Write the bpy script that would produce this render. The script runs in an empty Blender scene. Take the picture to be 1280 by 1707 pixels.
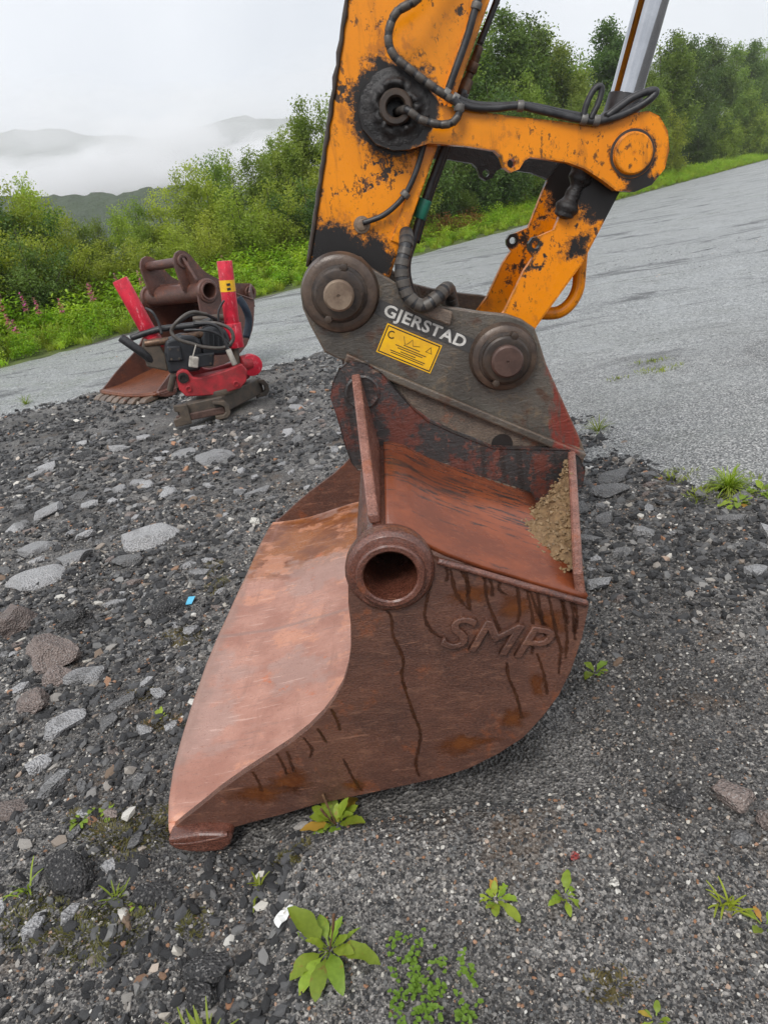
import bpy, bmesh, math, random
import numpy as np
from mathutils import Vector, Matrix, Euler, noise as mnoise

scene = bpy.context.scene
R = math.radians
rng = np.random.default_rng(11)
random.seed(11)

# ------------------------------------------------------------------ camera
PITCH, ROLL, CAM_H = 22.389, 10.0, 1.56
cam_data = bpy.data.cameras.new('camera')
cam_data.sensor_fit = 'VERTICAL'
cam_data.sensor_height = 36.0
cam_data.lens = 36.0 * 1184.0 / 1707.0
cam_data.clip_start = 0.02
cam_data.clip_end = 9000.0
cam = bpy.data.objects.new('camera', cam_data)
scene.collection.objects.link(cam)
cam.matrix_world = (Matrix.Translation((0, 0, CAM_H)) @ Matrix.Rotation(R(90 - PITCH), 4, 'X')
                    @ Matrix.Rotation(R(-ROLL), 4, 'Z'))
scene.camera = cam

# ------------------------------------------------------------------ sky and light (overcast, rain just gone)
SUN_EL, SUN_AZ = 52.0, 200.0            # degrees; azimuth clockwise from +Y
world = bpy.data.worlds.new('World')
scene.world = world
world.use_nodes = True
wt = world.node_tree
wt.nodes.clear()
w_out = wt.nodes.new('ShaderNodeOutputWorld')
w_bg = wt.nodes.new('ShaderNodeBackground')
w_sky = wt.nodes.new('ShaderNodeTexSky')
w_sky.sky_type = 'NISHITA'
w_sky.sun_disc = False
w_sky.sun_elevation = R(SUN_EL)
w_sky.sun_rotation = R(SUN_AZ)
w_sky.air_density = 1.0
w_sky.dust_density = 4.0
w_hsv = wt.nodes.new('ShaderNodeHueSaturation')
w_hsv.inputs['Saturation'].default_value = 0.25
w_tc = wt.nodes.new('ShaderNodeTexCoord')
w_noise = wt.nodes.new('ShaderNodeTexNoise')
w_noise.inputs['Scale'].default_value = 2.2
w_noise.inputs['Detail'].default_value = 5.0
w_ramp = wt.nodes.new('ShaderNodeValToRGB')
w_ramp.color_ramp.elements[0].position = 0.3
w_ramp.color_ramp.elements[0].color = (5.5, 5.85, 6.4, 1)
w_ramp.color_ramp.elements[1].position = 0.7
w_ramp.color_ramp.elements[1].color = (7.6, 7.85, 8.3, 1)
w_mix = wt.nodes.new('ShaderNodeMix')
w_mix.data_type = 'RGBA'
w_mix.inputs['Factor'].default_value = 0.86          # cloud cover over the clear-sky model
wt.links.new(w_tc.outputs['Generated'], w_noise.inputs['Vector'])
wt.links.new(w_noise.outputs['Fac'], w_ramp.inputs['Fac'])
wt.links.new(w_sky.outputs['Color'], w_hsv.inputs['Color'])
wt.links.new(w_hsv.outputs['Color'], w_mix.inputs['A'])
wt.links.new(w_ramp.outputs['Color'], w_mix.inputs['B'])
wt.links.new(w_mix.outputs['Result'], w_bg.inputs['Color'])
w_bg.inputs['Strength'].default_value = 0.10
wt.links.new(w_bg.outputs['Background'], w_out.inputs['Surface'])

sun_data = bpy.data.lights.new('sun', 'SUN')
sun_data.energy = 1.5
sun_data.angle = R(24)
sun_data.color = (1.0, 0.97, 0.93)
sun = bpy.data.objects.new('sun', sun_data)
scene.collection.objects.link(sun)
sun.location = (0, 0, 30)
_d = Vector((math.sin(R(SUN_AZ)) * math.cos(R(SUN_EL)), math.cos(R(SUN_AZ)) * math.cos(R(SUN_EL)), math.sin(R(SUN_EL))))
sun.rotation_euler = _d.to_track_quat('Z', 'Y').to_euler()

vs = scene.view_settings
vs.view_transform = 'Standard'
vs.look = 'None'
vs.gamma = 1.0
vs.use_curve_mapping = False
vs.exposure = 0.56
cy = scene.cycles
cy.use_denoising = True
cy.max_bounces = 8
cy.diffuse_bounces = 3
cy.glossy_bounces = 3
cy.transmission_bounces = 4
cy.transparent_max_bounces = 8
cy.volume_bounces = 5
cy.caustics_reflective = False
cy.caustics_refractive = False

# ------------------------------------------------------------------ helpers
COL = scene.collection
OFF = {}                                  # root name -> offset of its local origin


def srgb(r, g, b):
    f = lambda c: c / 12.92 if c <= 0.04045 else ((c + 0.055) / 1.055) ** 2.4
    return (f(r / 255), f(g / 255), f(b / 255), 1.0)


def tag(o, label=None, cat=None, group=None, kind=None):
    if label: o['label'] = label
    if cat: o['category'] = cat
    if group: o['group'] = group
    if kind: o['kind'] = kind
    return o


def empty(name, loc=(0, 0, 0), rz=0.0, off=(0, 0, 0)):
    """Root of a thing; `off` is where its base stands in the builder's own coordinates."""
    o = bpy.data.objects.new(name, None)
    COL.objects.link(o)
    m = Matrix.Translation(loc) @ Matrix.Rotation(rz, 4, 'Z')
    o.location = m @ Vector(off)
    o.rotation_euler = (0, 0, rz)
    o.empty_display_size = 0.1
    OFF[o.name] = Vector(off)
    return o


def root_off(o):
    while o is not None:
        if o.name in OFF: return OFF[o.name]
        o = o.parent
    return Vector((0, 0, 0))


class MB:
    """Collects shapes into one mesh object."""
    def __init__(self):
        self.v, self.f, self.sm = [], [], []

    def add(self, verts, faces, smooth=False):
        n = len(self.v)
        self.v += [tuple(p) for p in verts]
        for f in faces:
            self.f.append(tuple(i + n for i in f)); self.sm.append(smooth)
        return self

    def prism(self, pts, w0, w1):
        """pts: outline in (u, v); extruded along w (local Y)."""
        a = sum(pts[i][0] * pts[(i + 1) % len(pts)][1] - pts[(i + 1) % len(pts)][0] * pts[i][1] for i in range(len(pts)))
        if a < 0: pts = list(reversed(pts))
        n = len(pts)
        vs_ = [(p[0], w0, p[1]) for p in pts] + [(p[0], w1, p[1]) for p in pts]
        fs = [tuple(range(n)), tuple(reversed(range(n, 2 * n)))]
        fs += [(i, i + n, (i + 1) % n + n, (i + 1) % n) for i in range(n)]
        return self.add(vs_, [tuple(f) for f in fs])

    def box(self, c, s, rot=None):
        hx, hy, hz = s[0] / 2, s[1] / 2, s[2] / 2
        m = rot if rot is not None else Matrix.Identity(3)
        vs_ = [Vector(c) + m @ Vector((x * hx, y * hy, z * hz)) for z in (-1, 1) for y in (-1, 1) for x in (-1, 1)]
        return self.add(vs_, [(0, 2, 3, 1), (4, 5, 7, 6), (0, 1, 5, 4), (2, 6, 7, 3), (0, 4, 6, 2), (1, 3, 7, 5)])

    def lathe(self, p0, axis, prof, seg=32, smooth=True, close=True):
        """prof: (distance along axis, radius) list."""
        a = Vector(axis).normalized()
        t = a.orthogonal().normalized(); b = a.cross(t)
        vs_, fs = [], []
        # a fresh ring wherever the profile turns sharply, so that shading keeps the edge
        rings = []
        for i, (d, r) in enumerate(prof):
            rings.append((d, r, i))
            if 0 < i < len(prof) - 1:
                e0 = Vector((d - prof[i - 1][0], r - prof[i - 1][1])); e1 = Vector((prof[i + 1][0] - d, prof[i + 1][1] - r))
                if e0.length > 1e-7 and e1.length > 1e-7 and e0.angle(e1) > R(28): rings.append((d, r, i))
        for d, r, i in rings:
            for k in range(seg):
                q = 2 * math.pi * k / seg
                vs_.append(Vector(p0) + a * d + (t * math.cos(q) + b * math.sin(q)) * r)
        for i in range(len(rings) - 1):
            if rings[i][2] == rings[i + 1][2]: continue
            for k in range(seg):
                k2 = (k + 1) % seg
                fs.append((i * seg + k, i * seg + k2, (i + 1) * seg + k2, (i + 1) * seg + k))
        self.add(vs_, fs, smooth)
        return self

    def cyl(self, p0, p1, r, seg=28, r1=None, bev=0.0):
        d = (Vector(p1) - Vector(p0)); L = d.length
        r1 = r if r1 is None else r1
        if bev:
            prof = [(0, 1e-5), (0, r - bev), (bev * .3, r - bev * .3), (bev, r), (L - bev, r1), (L - bev * .3, r1 - bev * .3), (L, r1 - bev), (L, 1e-5)]
        else:
            prof = [(0, 1e-5), (0, r), (1e-4, r), (L - 1e-4, r1), (L, r1), (L, 1e-5)]
        return self.lathe(p0, d, prof, seg)

    def tube(self, pts, r, seg=10, taper=None, sub=6, caps=True):
        pts = [Vector(p) for p in pts]
        P = spline(pts, sub) if sub > 1 and len(pts) > 2 else pts
        n = len(P)
        vs_, fs = [], []
        prev = None
        for i, p in enumerate(P):
            t = (P[min(i + 1, n - 1)] - P[max(i - 1, 0)])
            if t.length < 1e-9: t = Vector((0, 0, 1))
            t.normalize()
            s = t.orthogonal().normalized() if prev is None else (prev - t * prev.dot(t)).normalized()
            prev = s
            b = t.cross(s)
            f = i / max(1, n - 1)
            rr = r if taper is None else (taper(f) * r if callable(taper) else r + (taper - r) * f)
            for k in range(seg):
                q = 2 * math.pi * k / seg
                vs_.append(p + (s * math.cos(q) + b * math.sin(q)) * rr)
        for i in range(n - 1):
            for k in range(seg):
                k2 = (k + 1) % seg
                fs.append((i * seg + k, i * seg + k2, (i + 1) * seg + k2, (i + 1) * seg + k))
        self.add(vs_, fs, True)
        if caps:
            m = len(self.v)
            self.f.append(tuple(reversed(range(m - n * seg, m - n * seg + seg)))); self.sm.append(False)
            self.f.append(tuple(range(m - seg, m))); self.sm.append(False)
        return self

    def mesh(self, name, off=Vector((0, 0, 0))):
        me = bpy.data.meshes.new(name)
        me.from_pydata([(p[0] - off[0], p[1] - off[1], p[2] - off[2]) for p in self.v], [], self.f)
        me.polygons.foreach_set('use_smooth', self.sm)
        me.update()
        return me

    def build(self, name, mat, parent=None, bevel=0.0, bseg=2, fix=False):
        me = self.mesh(name, root_off(parent))
        if fix:
            bm = bmesh.new(); bm.from_mesh(me)
            bmesh.ops.recalc_face_normals(bm, faces=bm.faces); bm.to_mesh(me); bm.free()
        o = bpy.data.objects.new(name, me)
        COL.objects.link(o)
        o.parent = parent
        if mat: me.materials.append(mat)
        if bevel:
            b = o.modifiers.new('bevel', 'BEVEL')
            b.width = bevel; b.segments = bseg; b.limit_method = 'ANGLE'; b.angle_limit = R(35)
            b.harden_normals = False
        return o


def spline(pts, sub):
    out = []
    n = len(pts)
    for i in range(n - 1):
        p0, p1, p2, p3 = pts[max(i - 1, 0)], pts[i], pts[i + 1], pts[min(i + 2, n - 1)]
        for k in range(sub):
            t = k / sub
            out.append(0.5 * ((2 * p1) + (p2 - p0) * t + (2 * p0 - 5 * p1 + 4 * p2 - p3) * t * t + (3 * p1 - p0 - 3 * p2 + p3) * t ** 3))
    out.append(pts[-1])
    return out


def arc(cx, cy_, r, a0, a1, n):
    return [(cx + r * math.cos(R(a0 + (a1 - a0) * i / n)), cy_ + r * math.sin(R(a0 + (a1 - a0) * i / n))) for i in range(n + 1)]


def mesh_obj(name, verts, faces, mat, parent=None, smooth=True):
    me = bpy.data.meshes.new(name)
    verts = np.asarray(verts, dtype=np.float32); faces = np.asarray(faces, dtype=np.int32)
    k = faces.shape[1]
    me.vertices.add(len(verts)); me.vertices.foreach_set('co', verts.ravel())
    me.loops.add(faces.size); me.loops.foreach_set('vertex_index', faces.ravel())
    me.polygons.add(len(faces)); me.polygons.foreach_set('loop_start', np.arange(0, faces.size, k, dtype=np.int32))
    me.polygons.foreach_set('loop_total', np.full(len(faces), k, dtype=np.int32))
    me.polygons.foreach_set('use_smooth', np.full(len(faces), smooth))
    me.update(calc_edges=True); me.validate()
    if mat: me.materials.append(mat)
    o = bpy.data.objects.new(name, me)
    COL.objects.link(o)
    o.parent = parent
    return o


# value noise on numpy arrays
def _hash(ix, iy, s):
    h = (ix.astype(np.int64) * 374761393 + iy.astype(np.int64) * 668265263 + s * 974634777) & 0xffffffff
    h = ((h ^ (h >> 13)) * 1274126177) & 0xffffffff
    return ((h ^ (h >> 16)) & 0xffff) / 65535.0


def vnoise(x, y, s=0):
    x = np.asarray(x, float); y = np.asarray(y, float)
    ix, iy = np.floor(x), np.floor(y)
    fx, fy = x - ix, y - iy
    fx = fx * fx * (3 - 2 * fx); fy = fy * fy * (3 - 2 * fy)
    a, b = _hash(ix, iy, s), _hash(ix + 1, iy, s)
    c, d = _hash(ix, iy + 1, s), _hash(ix + 1, iy + 1, s)
    return (a + (b - a) * fx) * (1 - fy) + (c + (d - c) * fx) * fy - 0.5


def sstep(a, b, x):
    t = np.clip((np.asarray(x, float) - a) / (b - a), 0, 1)
    return t * t * (3 - 2 * t)


# ------------------------------------------------------------------ node helpers
class NT:
    def __init__(self, name):
        self.m = bpy.data.materials.new(name)
        self.m.use_nodes = True
        self.t = self.m.node_tree
        self.b = self.t.nodes['Principled BSDF']
        self.out = self.t.nodes['Material Output']
        self._tc = None

    def n(self, typ, **kw):
        nd = self.t.nodes.new(typ)
        for k, v in kw.items(): setattr(nd, k, v)
        return nd

    def put(self, sock, v):
        if isinstance(v, bpy.types.NodeSocket): self.t.links.new(v, sock)
        elif v is not None: sock.default_value = v

    @property
    def obj(self):
        if self._tc is None: self._tc = self.n('ShaderNodeTexCoord')
        return self._tc.outputs['Object']

    @property
    def world_pos(self):
        return self.n('ShaderNodeNewGeometry').outputs['Position']

    def scaled(self, vec, s, loc=(0, 0, 0), rot=(0, 0, 0)):
        mp = self.n('ShaderNodeMapping')
        self.put(mp.inputs['Vector'], vec)
        mp.inputs['Scale'].default_value = s; mp.inputs['Location'].default_value = loc; mp.inputs['Rotation'].default_value = rot
        return mp.outputs['Vector']

    def noise(self, scale, detail=4, rough=.55, vec=None, dist=0.0):
        nd = self.n('ShaderNodeTexNoise')
        self.put(nd.inputs['Vector'], vec if vec is not None else self.obj)
        nd.inputs['Scale'].default_value = scale; nd.inputs['Detail'].default_value = detail
        nd.inputs['Roughness'].default_value = rough; nd.inputs['Distortion'].default_value = dist
        return nd.outputs['Fac']

    def voro(self, scale, vec=None, feature='F1', out='Distance'):
        nd = self.n('ShaderNodeTexVoronoi', feature=feature)
        self.put(nd.inputs['Vector'], vec if vec is not None else self.obj)
        nd.inputs['Scale'].default_value = scale
        return nd.outputs[out]

    def ramp(self, fac, *stops):
        nd = self.n('ShaderNodeValToRGB')
        self.put(nd.inputs['Fac'], fac)
        e = nd.color_ramp.elements
        while len(e) < len(stops): e.new(0.5)
        for el, (p, c) in zip(e, stops):
            el.position = p
            el.color = c if isinstance(c, tuple) else (c, c, c, 1)
        return nd.outputs['Color']

    def step(self, fac, a, b):
        nd = self.n('ShaderNodeMapRange', interpolation_type='SMOOTHSTEP')
        self.put(nd.inputs['Value'], fac)
        nd.inputs['From Min'].default_value = a; nd.inputs['From Max'].default_value = b
        return nd.outputs['Result']

    def mix(self, fac, a, b, mode='MIX'):
        nd = self.n('ShaderNodeMix', data_type='RGBA', blend_type=mode)
        self.put(nd.inputs['Factor'], fac); self.put(nd.inputs['A'], a); self.put(nd.inputs['B'], b)
        return nd.outputs['Result']

    def math(self, op, a, b=None, clamp=False):
        nd = self.n('ShaderNodeMath', operation=op, use_clamp=clamp)
        self.put(nd.inputs[0], a)
        if b is not None: self.put(nd.inputs[1], b)
        return nd.outputs[0]

    def sep(self, vec):
        nd = self.n('ShaderNodeSeparateXYZ'); self.put(nd.inputs[0], vec)
        return nd.outputs

    def dist2(self, cx, cz, vec=None):
        s = self.sep(vec if vec is not None else self.obj)
        dx = self.math('SUBTRACT', s['X'], cx); dz = self.math('SUBTRACT', s['Z'], cz)
        return self.math('SQRT', self.math('ADD', self.math('MULTIPLY', dx, dx), self.math('MULTIPLY', dz, dz)))

    def bump(self, height, strength=.3, dist=.01):
        nd = self.n('ShaderNodeBump')
        nd.inputs['Strength'].default_value = strength; nd.inputs['Distance'].default_value = dist
        self.put(nd.inputs['Height'], height)
        self.t.links.new(nd.outputs['Normal'], self.b.inputs['Normal'])
        return nd

    def edge(self, radius=.012, lo=.01, hi=.10):
        """1 on worn outer edges"""
        bv = self.n('ShaderNodeBevel', samples=4); bv.inputs['Radius'].default_value = radius
        d = self.n('ShaderNodeVectorMath', operation='DOT_PRODUCT')
        self.put(d.inputs[0], bv.outputs[0]); self.put(d.inputs[1], self.n('ShaderNodeNewGeometry').outputs['True Normal'])
        return self.step(self.math('SUBTRACT', 1.0, d.outputs['Value']), lo, hi)

    def set(self, color=None, rough=None, metal=None, spec=None, coat=None):
        if color is not None: self.put(self.b.inputs['Base Color'], color)
        if rough is not None: self.put(self.b.inputs['Roughness'], rough)
        if metal is not None: self.put(self.b.inputs['Metallic'], metal)
        if spec is not None: self.put(self.b.inputs['Specular IOR Level'], spec)
        if coat is not None:
            self.put(self.b.inputs['Coat Weight'], coat); self.b.inputs['Coat Roughness'].default_value = .15
        return self


# the machine's own frame: u to the right along the arm, w across the machine, v up
MX, MY, MRZ = -0.7435, 1.5566, R(-3.3897)
MC, MS = math.cos(MRZ), math.sin(MRZ)


def to_machine(x, y):
    dx, dy = np.asarray(x, float) - MX, np.asarray(y, float) - MY
    return dx * MC + dy * MS, -dx * MS + dy * MC


def terrain(x, y):
    x = np.asarray(x, float); y = np.asarray(y, float)
    d = np.hypot(x, y)
    u, w = to_machine(x, y)
    z = 0.10 * sstep(.2, .55, u) * (1 - sstep(1.0, 1.9, u)) * np.exp(-((w + .10) / .30) ** 2)
    near = 1 - sstep(9, 30, d)
    rub = rubble(x, y)
    z = z + near * (0.030 * vnoise(x * 1.1, y * 1.1, 1) + 0.02 * vnoise(x * 3.1, y * 3.1, 2)
                    + rub * (0.022 * vnoise(x * 8, y * 8, 3) + 0.014 * vnoise(x * 19, y * 19, 4) + .008 * vnoise(x * 45, y * 45, 6)))
    inside = sstep(-.12, .02, w) * (1 - sstep(2.2, 2.35, w)) * sstep(-.12, .0, u) * (1 - sstep(1.2, 1.35, u))
    z = z * (1 - inside) + np.minimum(z, .03) * inside
    z = z - 0.012 * sstep(-.3, .0, u) * (1 - sstep(.25, .3, u)) * np.exp(-((w + .0) / .2) ** 2)
    return z


def edge_k(x, y):
    """metres to the left of the gravel yard's far edge, and metres along it"""
    dx, dy = np.asarray(x, float) + 7.01, np.asarray(y, float) - 14.6
    return -dx * .80584 + dy * .59214, dx * .59214 + dy * .80584


# the loose black rubble: everything on this side of a line that runs from left to right
RUB = [(-60, 14), (-12, 11.6), (-4.9, 9.7), (-3.4, 9.1), (-1.16, 9.3), (-.26, 9.1), (.6, 7.2), (1.45, 5.1), (1.5, 4.1), (1.8, 3.0), (3.2, 2.2), (8, 1.0), (60, -8)]


def rubble(x, y):
    x = np.asarray(x, float); y = np.asarray(y, float)
    rx, ry = zip(*RUB)
    side = np.where(np.interp(x, rx, ry) > y, 1.0, -1.0)
    dm = np.full(np.broadcast(x, y).shape, 1e9)
    for (ax_, ay_), (bx2, by2) in zip(RUB[:-1], RUB[1:]):
        ex, ey = bx2 - ax_, by2 - ay_
        t = np.clip(((x - ax_) * ex + (y - ay_) * ey) / (ex * ex + ey * ey), 0, 1)
        dm = np.minimum(dm, np.hypot(x - ax_ - t * ex, y - ay_ - t * ey))
    q = side * dm / (0.22 + .06 * np.abs(y)) + 1.5 * vnoise(x * 1.3, y * 1.3, 5) + 1.2 * vnoise(x * 4.1, y * 4.1, 15)
    return sstep(-.9, 1.0, q)

# ------------------------------------------------------------------ materials
def m_ground():
    t = NT('rubble_ground'); p = t.world_pos
    g = t.voro(95, p, out='Color'); gs = t.sep(g)
    grit = t.ramp(gs['X'], (0, srgb(36, 36, 37)), (.45, srgb(62, 62, 63)), (.75, srgb(92, 91, 90)), (.93, srgb(132, 130, 128)), (1, srgb(190, 186, 180)))
    fine = t.voro(260, p, out='Color')
    f2 = t.ramp(t.sep(fine)['Y'], (0, srgb(44, 43, 42)), (.55, srgb(108, 104, 100)), (1, srgb(192, 186, 178)))
    c = t.mix(.45, grit, f2)
    big = t.noise(1.7, 5, .6, p)
    c = t.mix(t.step(big, .42, .62), c, t.mix(.55, c, srgb(40, 38, 37)))
    brown = t.step(t.noise(2.9, 5, .65, t.scaled(p, (1, 1, 1), (7, 3, 0))), .56, .68)
    c = t.mix(t.math('MULTIPLY', brown, .55), c, srgb(92, 76, 60))
    h = t.math('ADD', t.voro(95, p), t.math('MULTIPLY', t.noise(40, 4, .6, p), 1.2))
    t.bump(h, .8, .012)
    t.set(c, t.ramp(t.noise(3, 4, .6, p), (.3, .42), (.7, .8)), spec=.4)
    return t.m


def m_road():
    t = NT('wet_gravel_road'); p = t.world_pos
    g = t.sep(t.voro(115, p, out='Color')); g2 = t.sep(t.voro(46, p, out='Color'))
    c = t.ramp(g['X'], (0, srgb(44, 46, 47)), (.3, srgb(112, 115, 116)), (.7, srgb(172, 175, 175)), (1, srgb(236, 236, 232)))
    c = t.mix(.45, c, t.ramp(g2['Y'], (0, srgb(72, 74, 75)), (.5, srgb(150, 153, 154)), (1, srgb(216, 217, 216))))
    trk = t.noise(1.0, 6, .7, t.scaled(p, (.16, .42, 1), rot=(0, 0, R(-53.7))), 2.4)
    c = t.mix(t.math('MULTIPLY', t.step(trk, .53, .64), .8), c, srgb(74, 75, 76))
    trk2 = t.noise(1.0, 5, .65, t.scaled(p, (.30, 1.9, 1), rot=(0, 0, R(-53.7))), 1.8)
    c = t.mix(t.math('MULTIPLY', t.step(trk2, .56, .66), .38), c, srgb(92, 94, 95))
    c = t.mix(t.math('MULTIPLY', t.step(t.noise(.7, 6, .65, p, 1.0), .5, .7), .45), c, srgb(178, 181, 182))
    ys = t.math('ADD', t.sep(p)['Y'], t.math('MULTIPLY', t.math('SUBTRACT', t.noise(.6, 4, .6, p), .5), 7.0))
    loose = t.ramp(g['Z'], (0, srgb(36, 36, 36)), (.35, srgb(100, 100, 99)), (.75, srgb(158, 158, 156)), (1, srgb(226, 224, 220)))
    c = t.mix(t.math('MULTIPLY', t.step(ys, 9.5, 3.5), .85), c, loose)
    h = t.math('ADD', t.math('ADD', t.math('MULTIPLY', t.voro(115, p), .5), t.math('MULTIPLY', t.voro(46, p), .8)), t.math('MULTIPLY', trk2, 2.5))
    t.bump(h, 1.0, .02)
    t.set(c, t.ramp(trk, (.35, .24), (.6, .55)), spec=.55)
    return t.m


def m_verge():
    t = NT('verge_soil'); p = t.world_pos
    c = t.ramp(t.noise(2, 5, .6, p), (.3, srgb(52, 62, 26)), (.6, srgb(84, 96, 38)), (.8, srgb(96, 82, 52)))
    t.set(c, .9)
    return t.m


def m_pebble(name, stops, rough=(.35, .75)):
    t = NT(name)
    oi = t.n('ShaderNodeObjectInfo')
    c = t.ramp(oi.outputs['Random'], *stops)
    c = t.mix(t.step(t.noise(26, 3, .7), .45, .75), c, t.mix(.45, c, srgb(50, 49, 48)))
    t.bump(t.noise(30, 4, .7), .5, .01)
    t.set(c, t.ramp(t.noise(9, 3, .6), (.3, rough[0]), (.7, rough[1])), spec=.45)
    return t.m


def m_stone(name, c1, c2):
    t = NT(name)
    oi = t.n('ShaderNodeObjectInfo')
    v = t.n('ShaderNodeVectorMath', operation='ADD')
    t.put(v.inputs[0], t.obj); t.put(v.inputs[1], t.n('ShaderNodeCombineXYZ').outputs[0])
    sh = t.n('ShaderNodeVectorMath', operation='ADD'); t.put(sh.inputs[0], t.world_pos)
    pos = sh.outputs[0]
    c = t.mix(t.noise(10, 5, .65, pos), c1, c2)
    sp = t.sep(t.voro(210, pos, out='Color'))
    c = t.mix(t.math('MULTIPLY', t.step(sp['X'], .80, .95), .5), c, srgb(176, 172, 168))
    c = t.mix(t.math('MULTIPLY', t.step(sp['Y'], .70, .9), .45), c, srgb(60, 58, 57))
    c = t.mix(t.math('MULTIPLY', t.step(t.noise(5, 6, .7, pos), .52, .66), .6), c, srgb(70, 68, 66))
    hv = t.n('ShaderNodeHueSaturation'); t.put(hv.inputs['Color'], c)
    mr = t.n('ShaderNodeMapRange'); t.put(mr.inputs['Value'], oi.outputs['Random'])
    mr.inputs['To Min'].default_value = .78; mr.inputs['To Max'].default_value = 1.2
    t.put(hv.inputs['Value'], mr.outputs['Result'])
    t.bump(t.math('ADD', t.voro(120, pos), t.math('MULTIPLY', t.noise(28, 6, .75, pos), 1.6)), 1.0, .012)
    t.set(hv.outputs['Color'], t.ramp(t.noise(14, 3, .6, pos), (.35, .38), (.65, .75)), spec=.4)
    return t.m


def m_rust(name, base, dark, light, rough=(.28, .55), scale=1.0, wet=.0, grain=(1, 1, 1)):
    t = NT(name)
    n1 = t.noise(3.5 * scale, 6, .65)
    n2 = t.noise(17 * scale, 6, .7, t.scaled(t.obj, grain))
    n3 = t.noise(90 * scale, 4, .7, t.scaled(t.obj, grain))
    c = t.mix(t.step(n1, .35, .65), base, dark)
    c = t.mix(t.math('MULTIPLY', t.step(n2, .5, .7), .7), c, light)
    c = t.mix(t.math('MULTIPLY', t.step(n3, .52, .68), .4), c, dark)
    o = t.noise(6 * scale, 6, .7, t.scaled(t.obj, (1, 1, 1), (3, 8, 1)))
    c = t.mix(t.math('MULTIPLY', t.step(o, .55, .68), .62), c, srgb(146, 78, 38))
    pit = t.voro(70 * scale, t.obj)
    c = t.mix(t.math('MULTIPLY', t.step(pit, .14, .05), .25), c, srgb(40, 28, 24))
    fib = t.noise(210, 3, .75, t.scaled(t.obj, grain))
    c = t.mix(t.math('MULTIPLY', t.step(fib, .50, .62), .38), c, light)
    c = t.mix(t.math('MULTIPLY', t.step(fib, .48, .38), .45), c, srgb(38, 24, 19))
    scr = t.noise(30, 3, .6, t.scaled(t.obj, (.25, 1, 3.5), (4, 4, 4), (0, R(24), 0)), .6)
    c = t.mix(t.math('MULTIPLY', t.step(scr, .66, .70), .5), c, t.mix(.5, light, srgb(176, 128, 104)))
    t.bump(t.math('ADD', t.math('ADD', n2, t.math('MULTIPLY', n3, .8)), t.math('MULTIPLY', fib, .8)), .5, .006)
    t.set(c, t.ramp(t.math('ADD', t.math('MULTIPLY', n1, .6), t.math('MULTIPLY', n2, .4)), (.36, rough[0]), (.62, rough[1])), metal=.0, spec=.6, coat=wet)
    return t.m


def m_floor():
    """the scoured inside of the bucket: pale pink worn steel, brown towards the far end"""
    t = NT('scoured_steel_floor')
    s = t.sep(t.obj)
    n1 = t.noise(5, 6, .65); n2 = t.noise(60, 5, .7); n3 = t.noise(2.2, 5, .6, t.scaled(t.obj, (1, 1, 1), (4, 1, 0)))
    pink = t.mix(t.step(n1, .35, .68), srgb(188, 138, 120), srgb(162, 112, 95))
    rust = t.mix(t.step(n1, .4, .6), srgb(150, 90, 44), srgb(116, 66, 38))
    wv = t.math('ADD', s['Y'], t.math('MULTIPLY', n1, .25))
    c = t.mix(t.step(wv, 1.52, 1.66), pink, rust)
    # grey bare patches and brown specks
    c = t.mix(t.math('MULTIPLY', t.step(n3, .54, .60), .6), c, srgb(168, 138, 128))
    c = t.mix(t.math('MULTIPLY', t.step(t.noise(3.4, 6, .7, t.scaled(t.obj, (1, 1, 1), (6, 6, 2))), .54, .60), .5), c, srgb(214, 150, 118))
    c = t.mix(t.math('MULTIPLY', t.step(n2, .58, .7), .5), c, srgb(120, 74, 58))
    c = t.mix(t.math('MULTIPLY', t.step(t.noise(9, 5, .7, t.scaled(t.obj, (1, 1, 1), (9, 2, 5))), .63, .72), .8), c, srgb(190, 104, 62))
    c = t.mix(t.math('MULTIPLY', t.step(s['X'], .45, .72), .8), c, srgb(108, 66, 46))
    c = t.mix(t.math('MULTIPLY', t.step(t.noise(7, 5, .7, t.scaled(t.obj, (3, .35, 1), (2, 0, 0))), .54, .66), .45), c, srgb(150, 104, 88))
    c = t.mix(t.math('MULTIPLY', t.step(t.noise(150, 3, .7), .64, .70), .7), c, srgb(96, 58, 44))
    sc_ = t.noise(16, 4, .7, t.scaled(t.obj, (.5, 5.0, 1), (3, 3, 0), (0, 0, R(7))), .3)
    c = t.mix(t.math('MULTIPLY', t.step(sc_, .58, .66), .5), c, srgb(146, 112, 100))
    c = t.mix(t.math('MULTIPLY', t.step(sc_, .40, .34), .45), c, srgb(216, 180, 166))
    lipx = t.math('ADD', s['X'], t.math('MULTIPLY', t.noise(12, 5, .7), .16))
    c = t.mix(t.math('MULTIPLY', t.step(lipx, .07, .02), .7), c, srgb(150, 118, 106))
    seam = t.math('MULTIPLY', t.step(t.math('ABSOLUTE', t.math('SUBTRACT', t.math('ADD', s['Y'], t.math('MULTIPLY', t.noise(4, 3, .5), .05)), 1.02)), .018, .004), .5)
    c = t.mix(seam, c, srgb(140, 116, 108))
    t.bump(t.math('ADD', t.math('ADD', n2, t.math('MULTIPLY', sc_, 1.2)), t.noise(170, 3, .7)), .35, .004)
    t.set(c, t.ramp(n1, (.35, .24), (.65, .42)), spec=.5)
    return t.m


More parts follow.
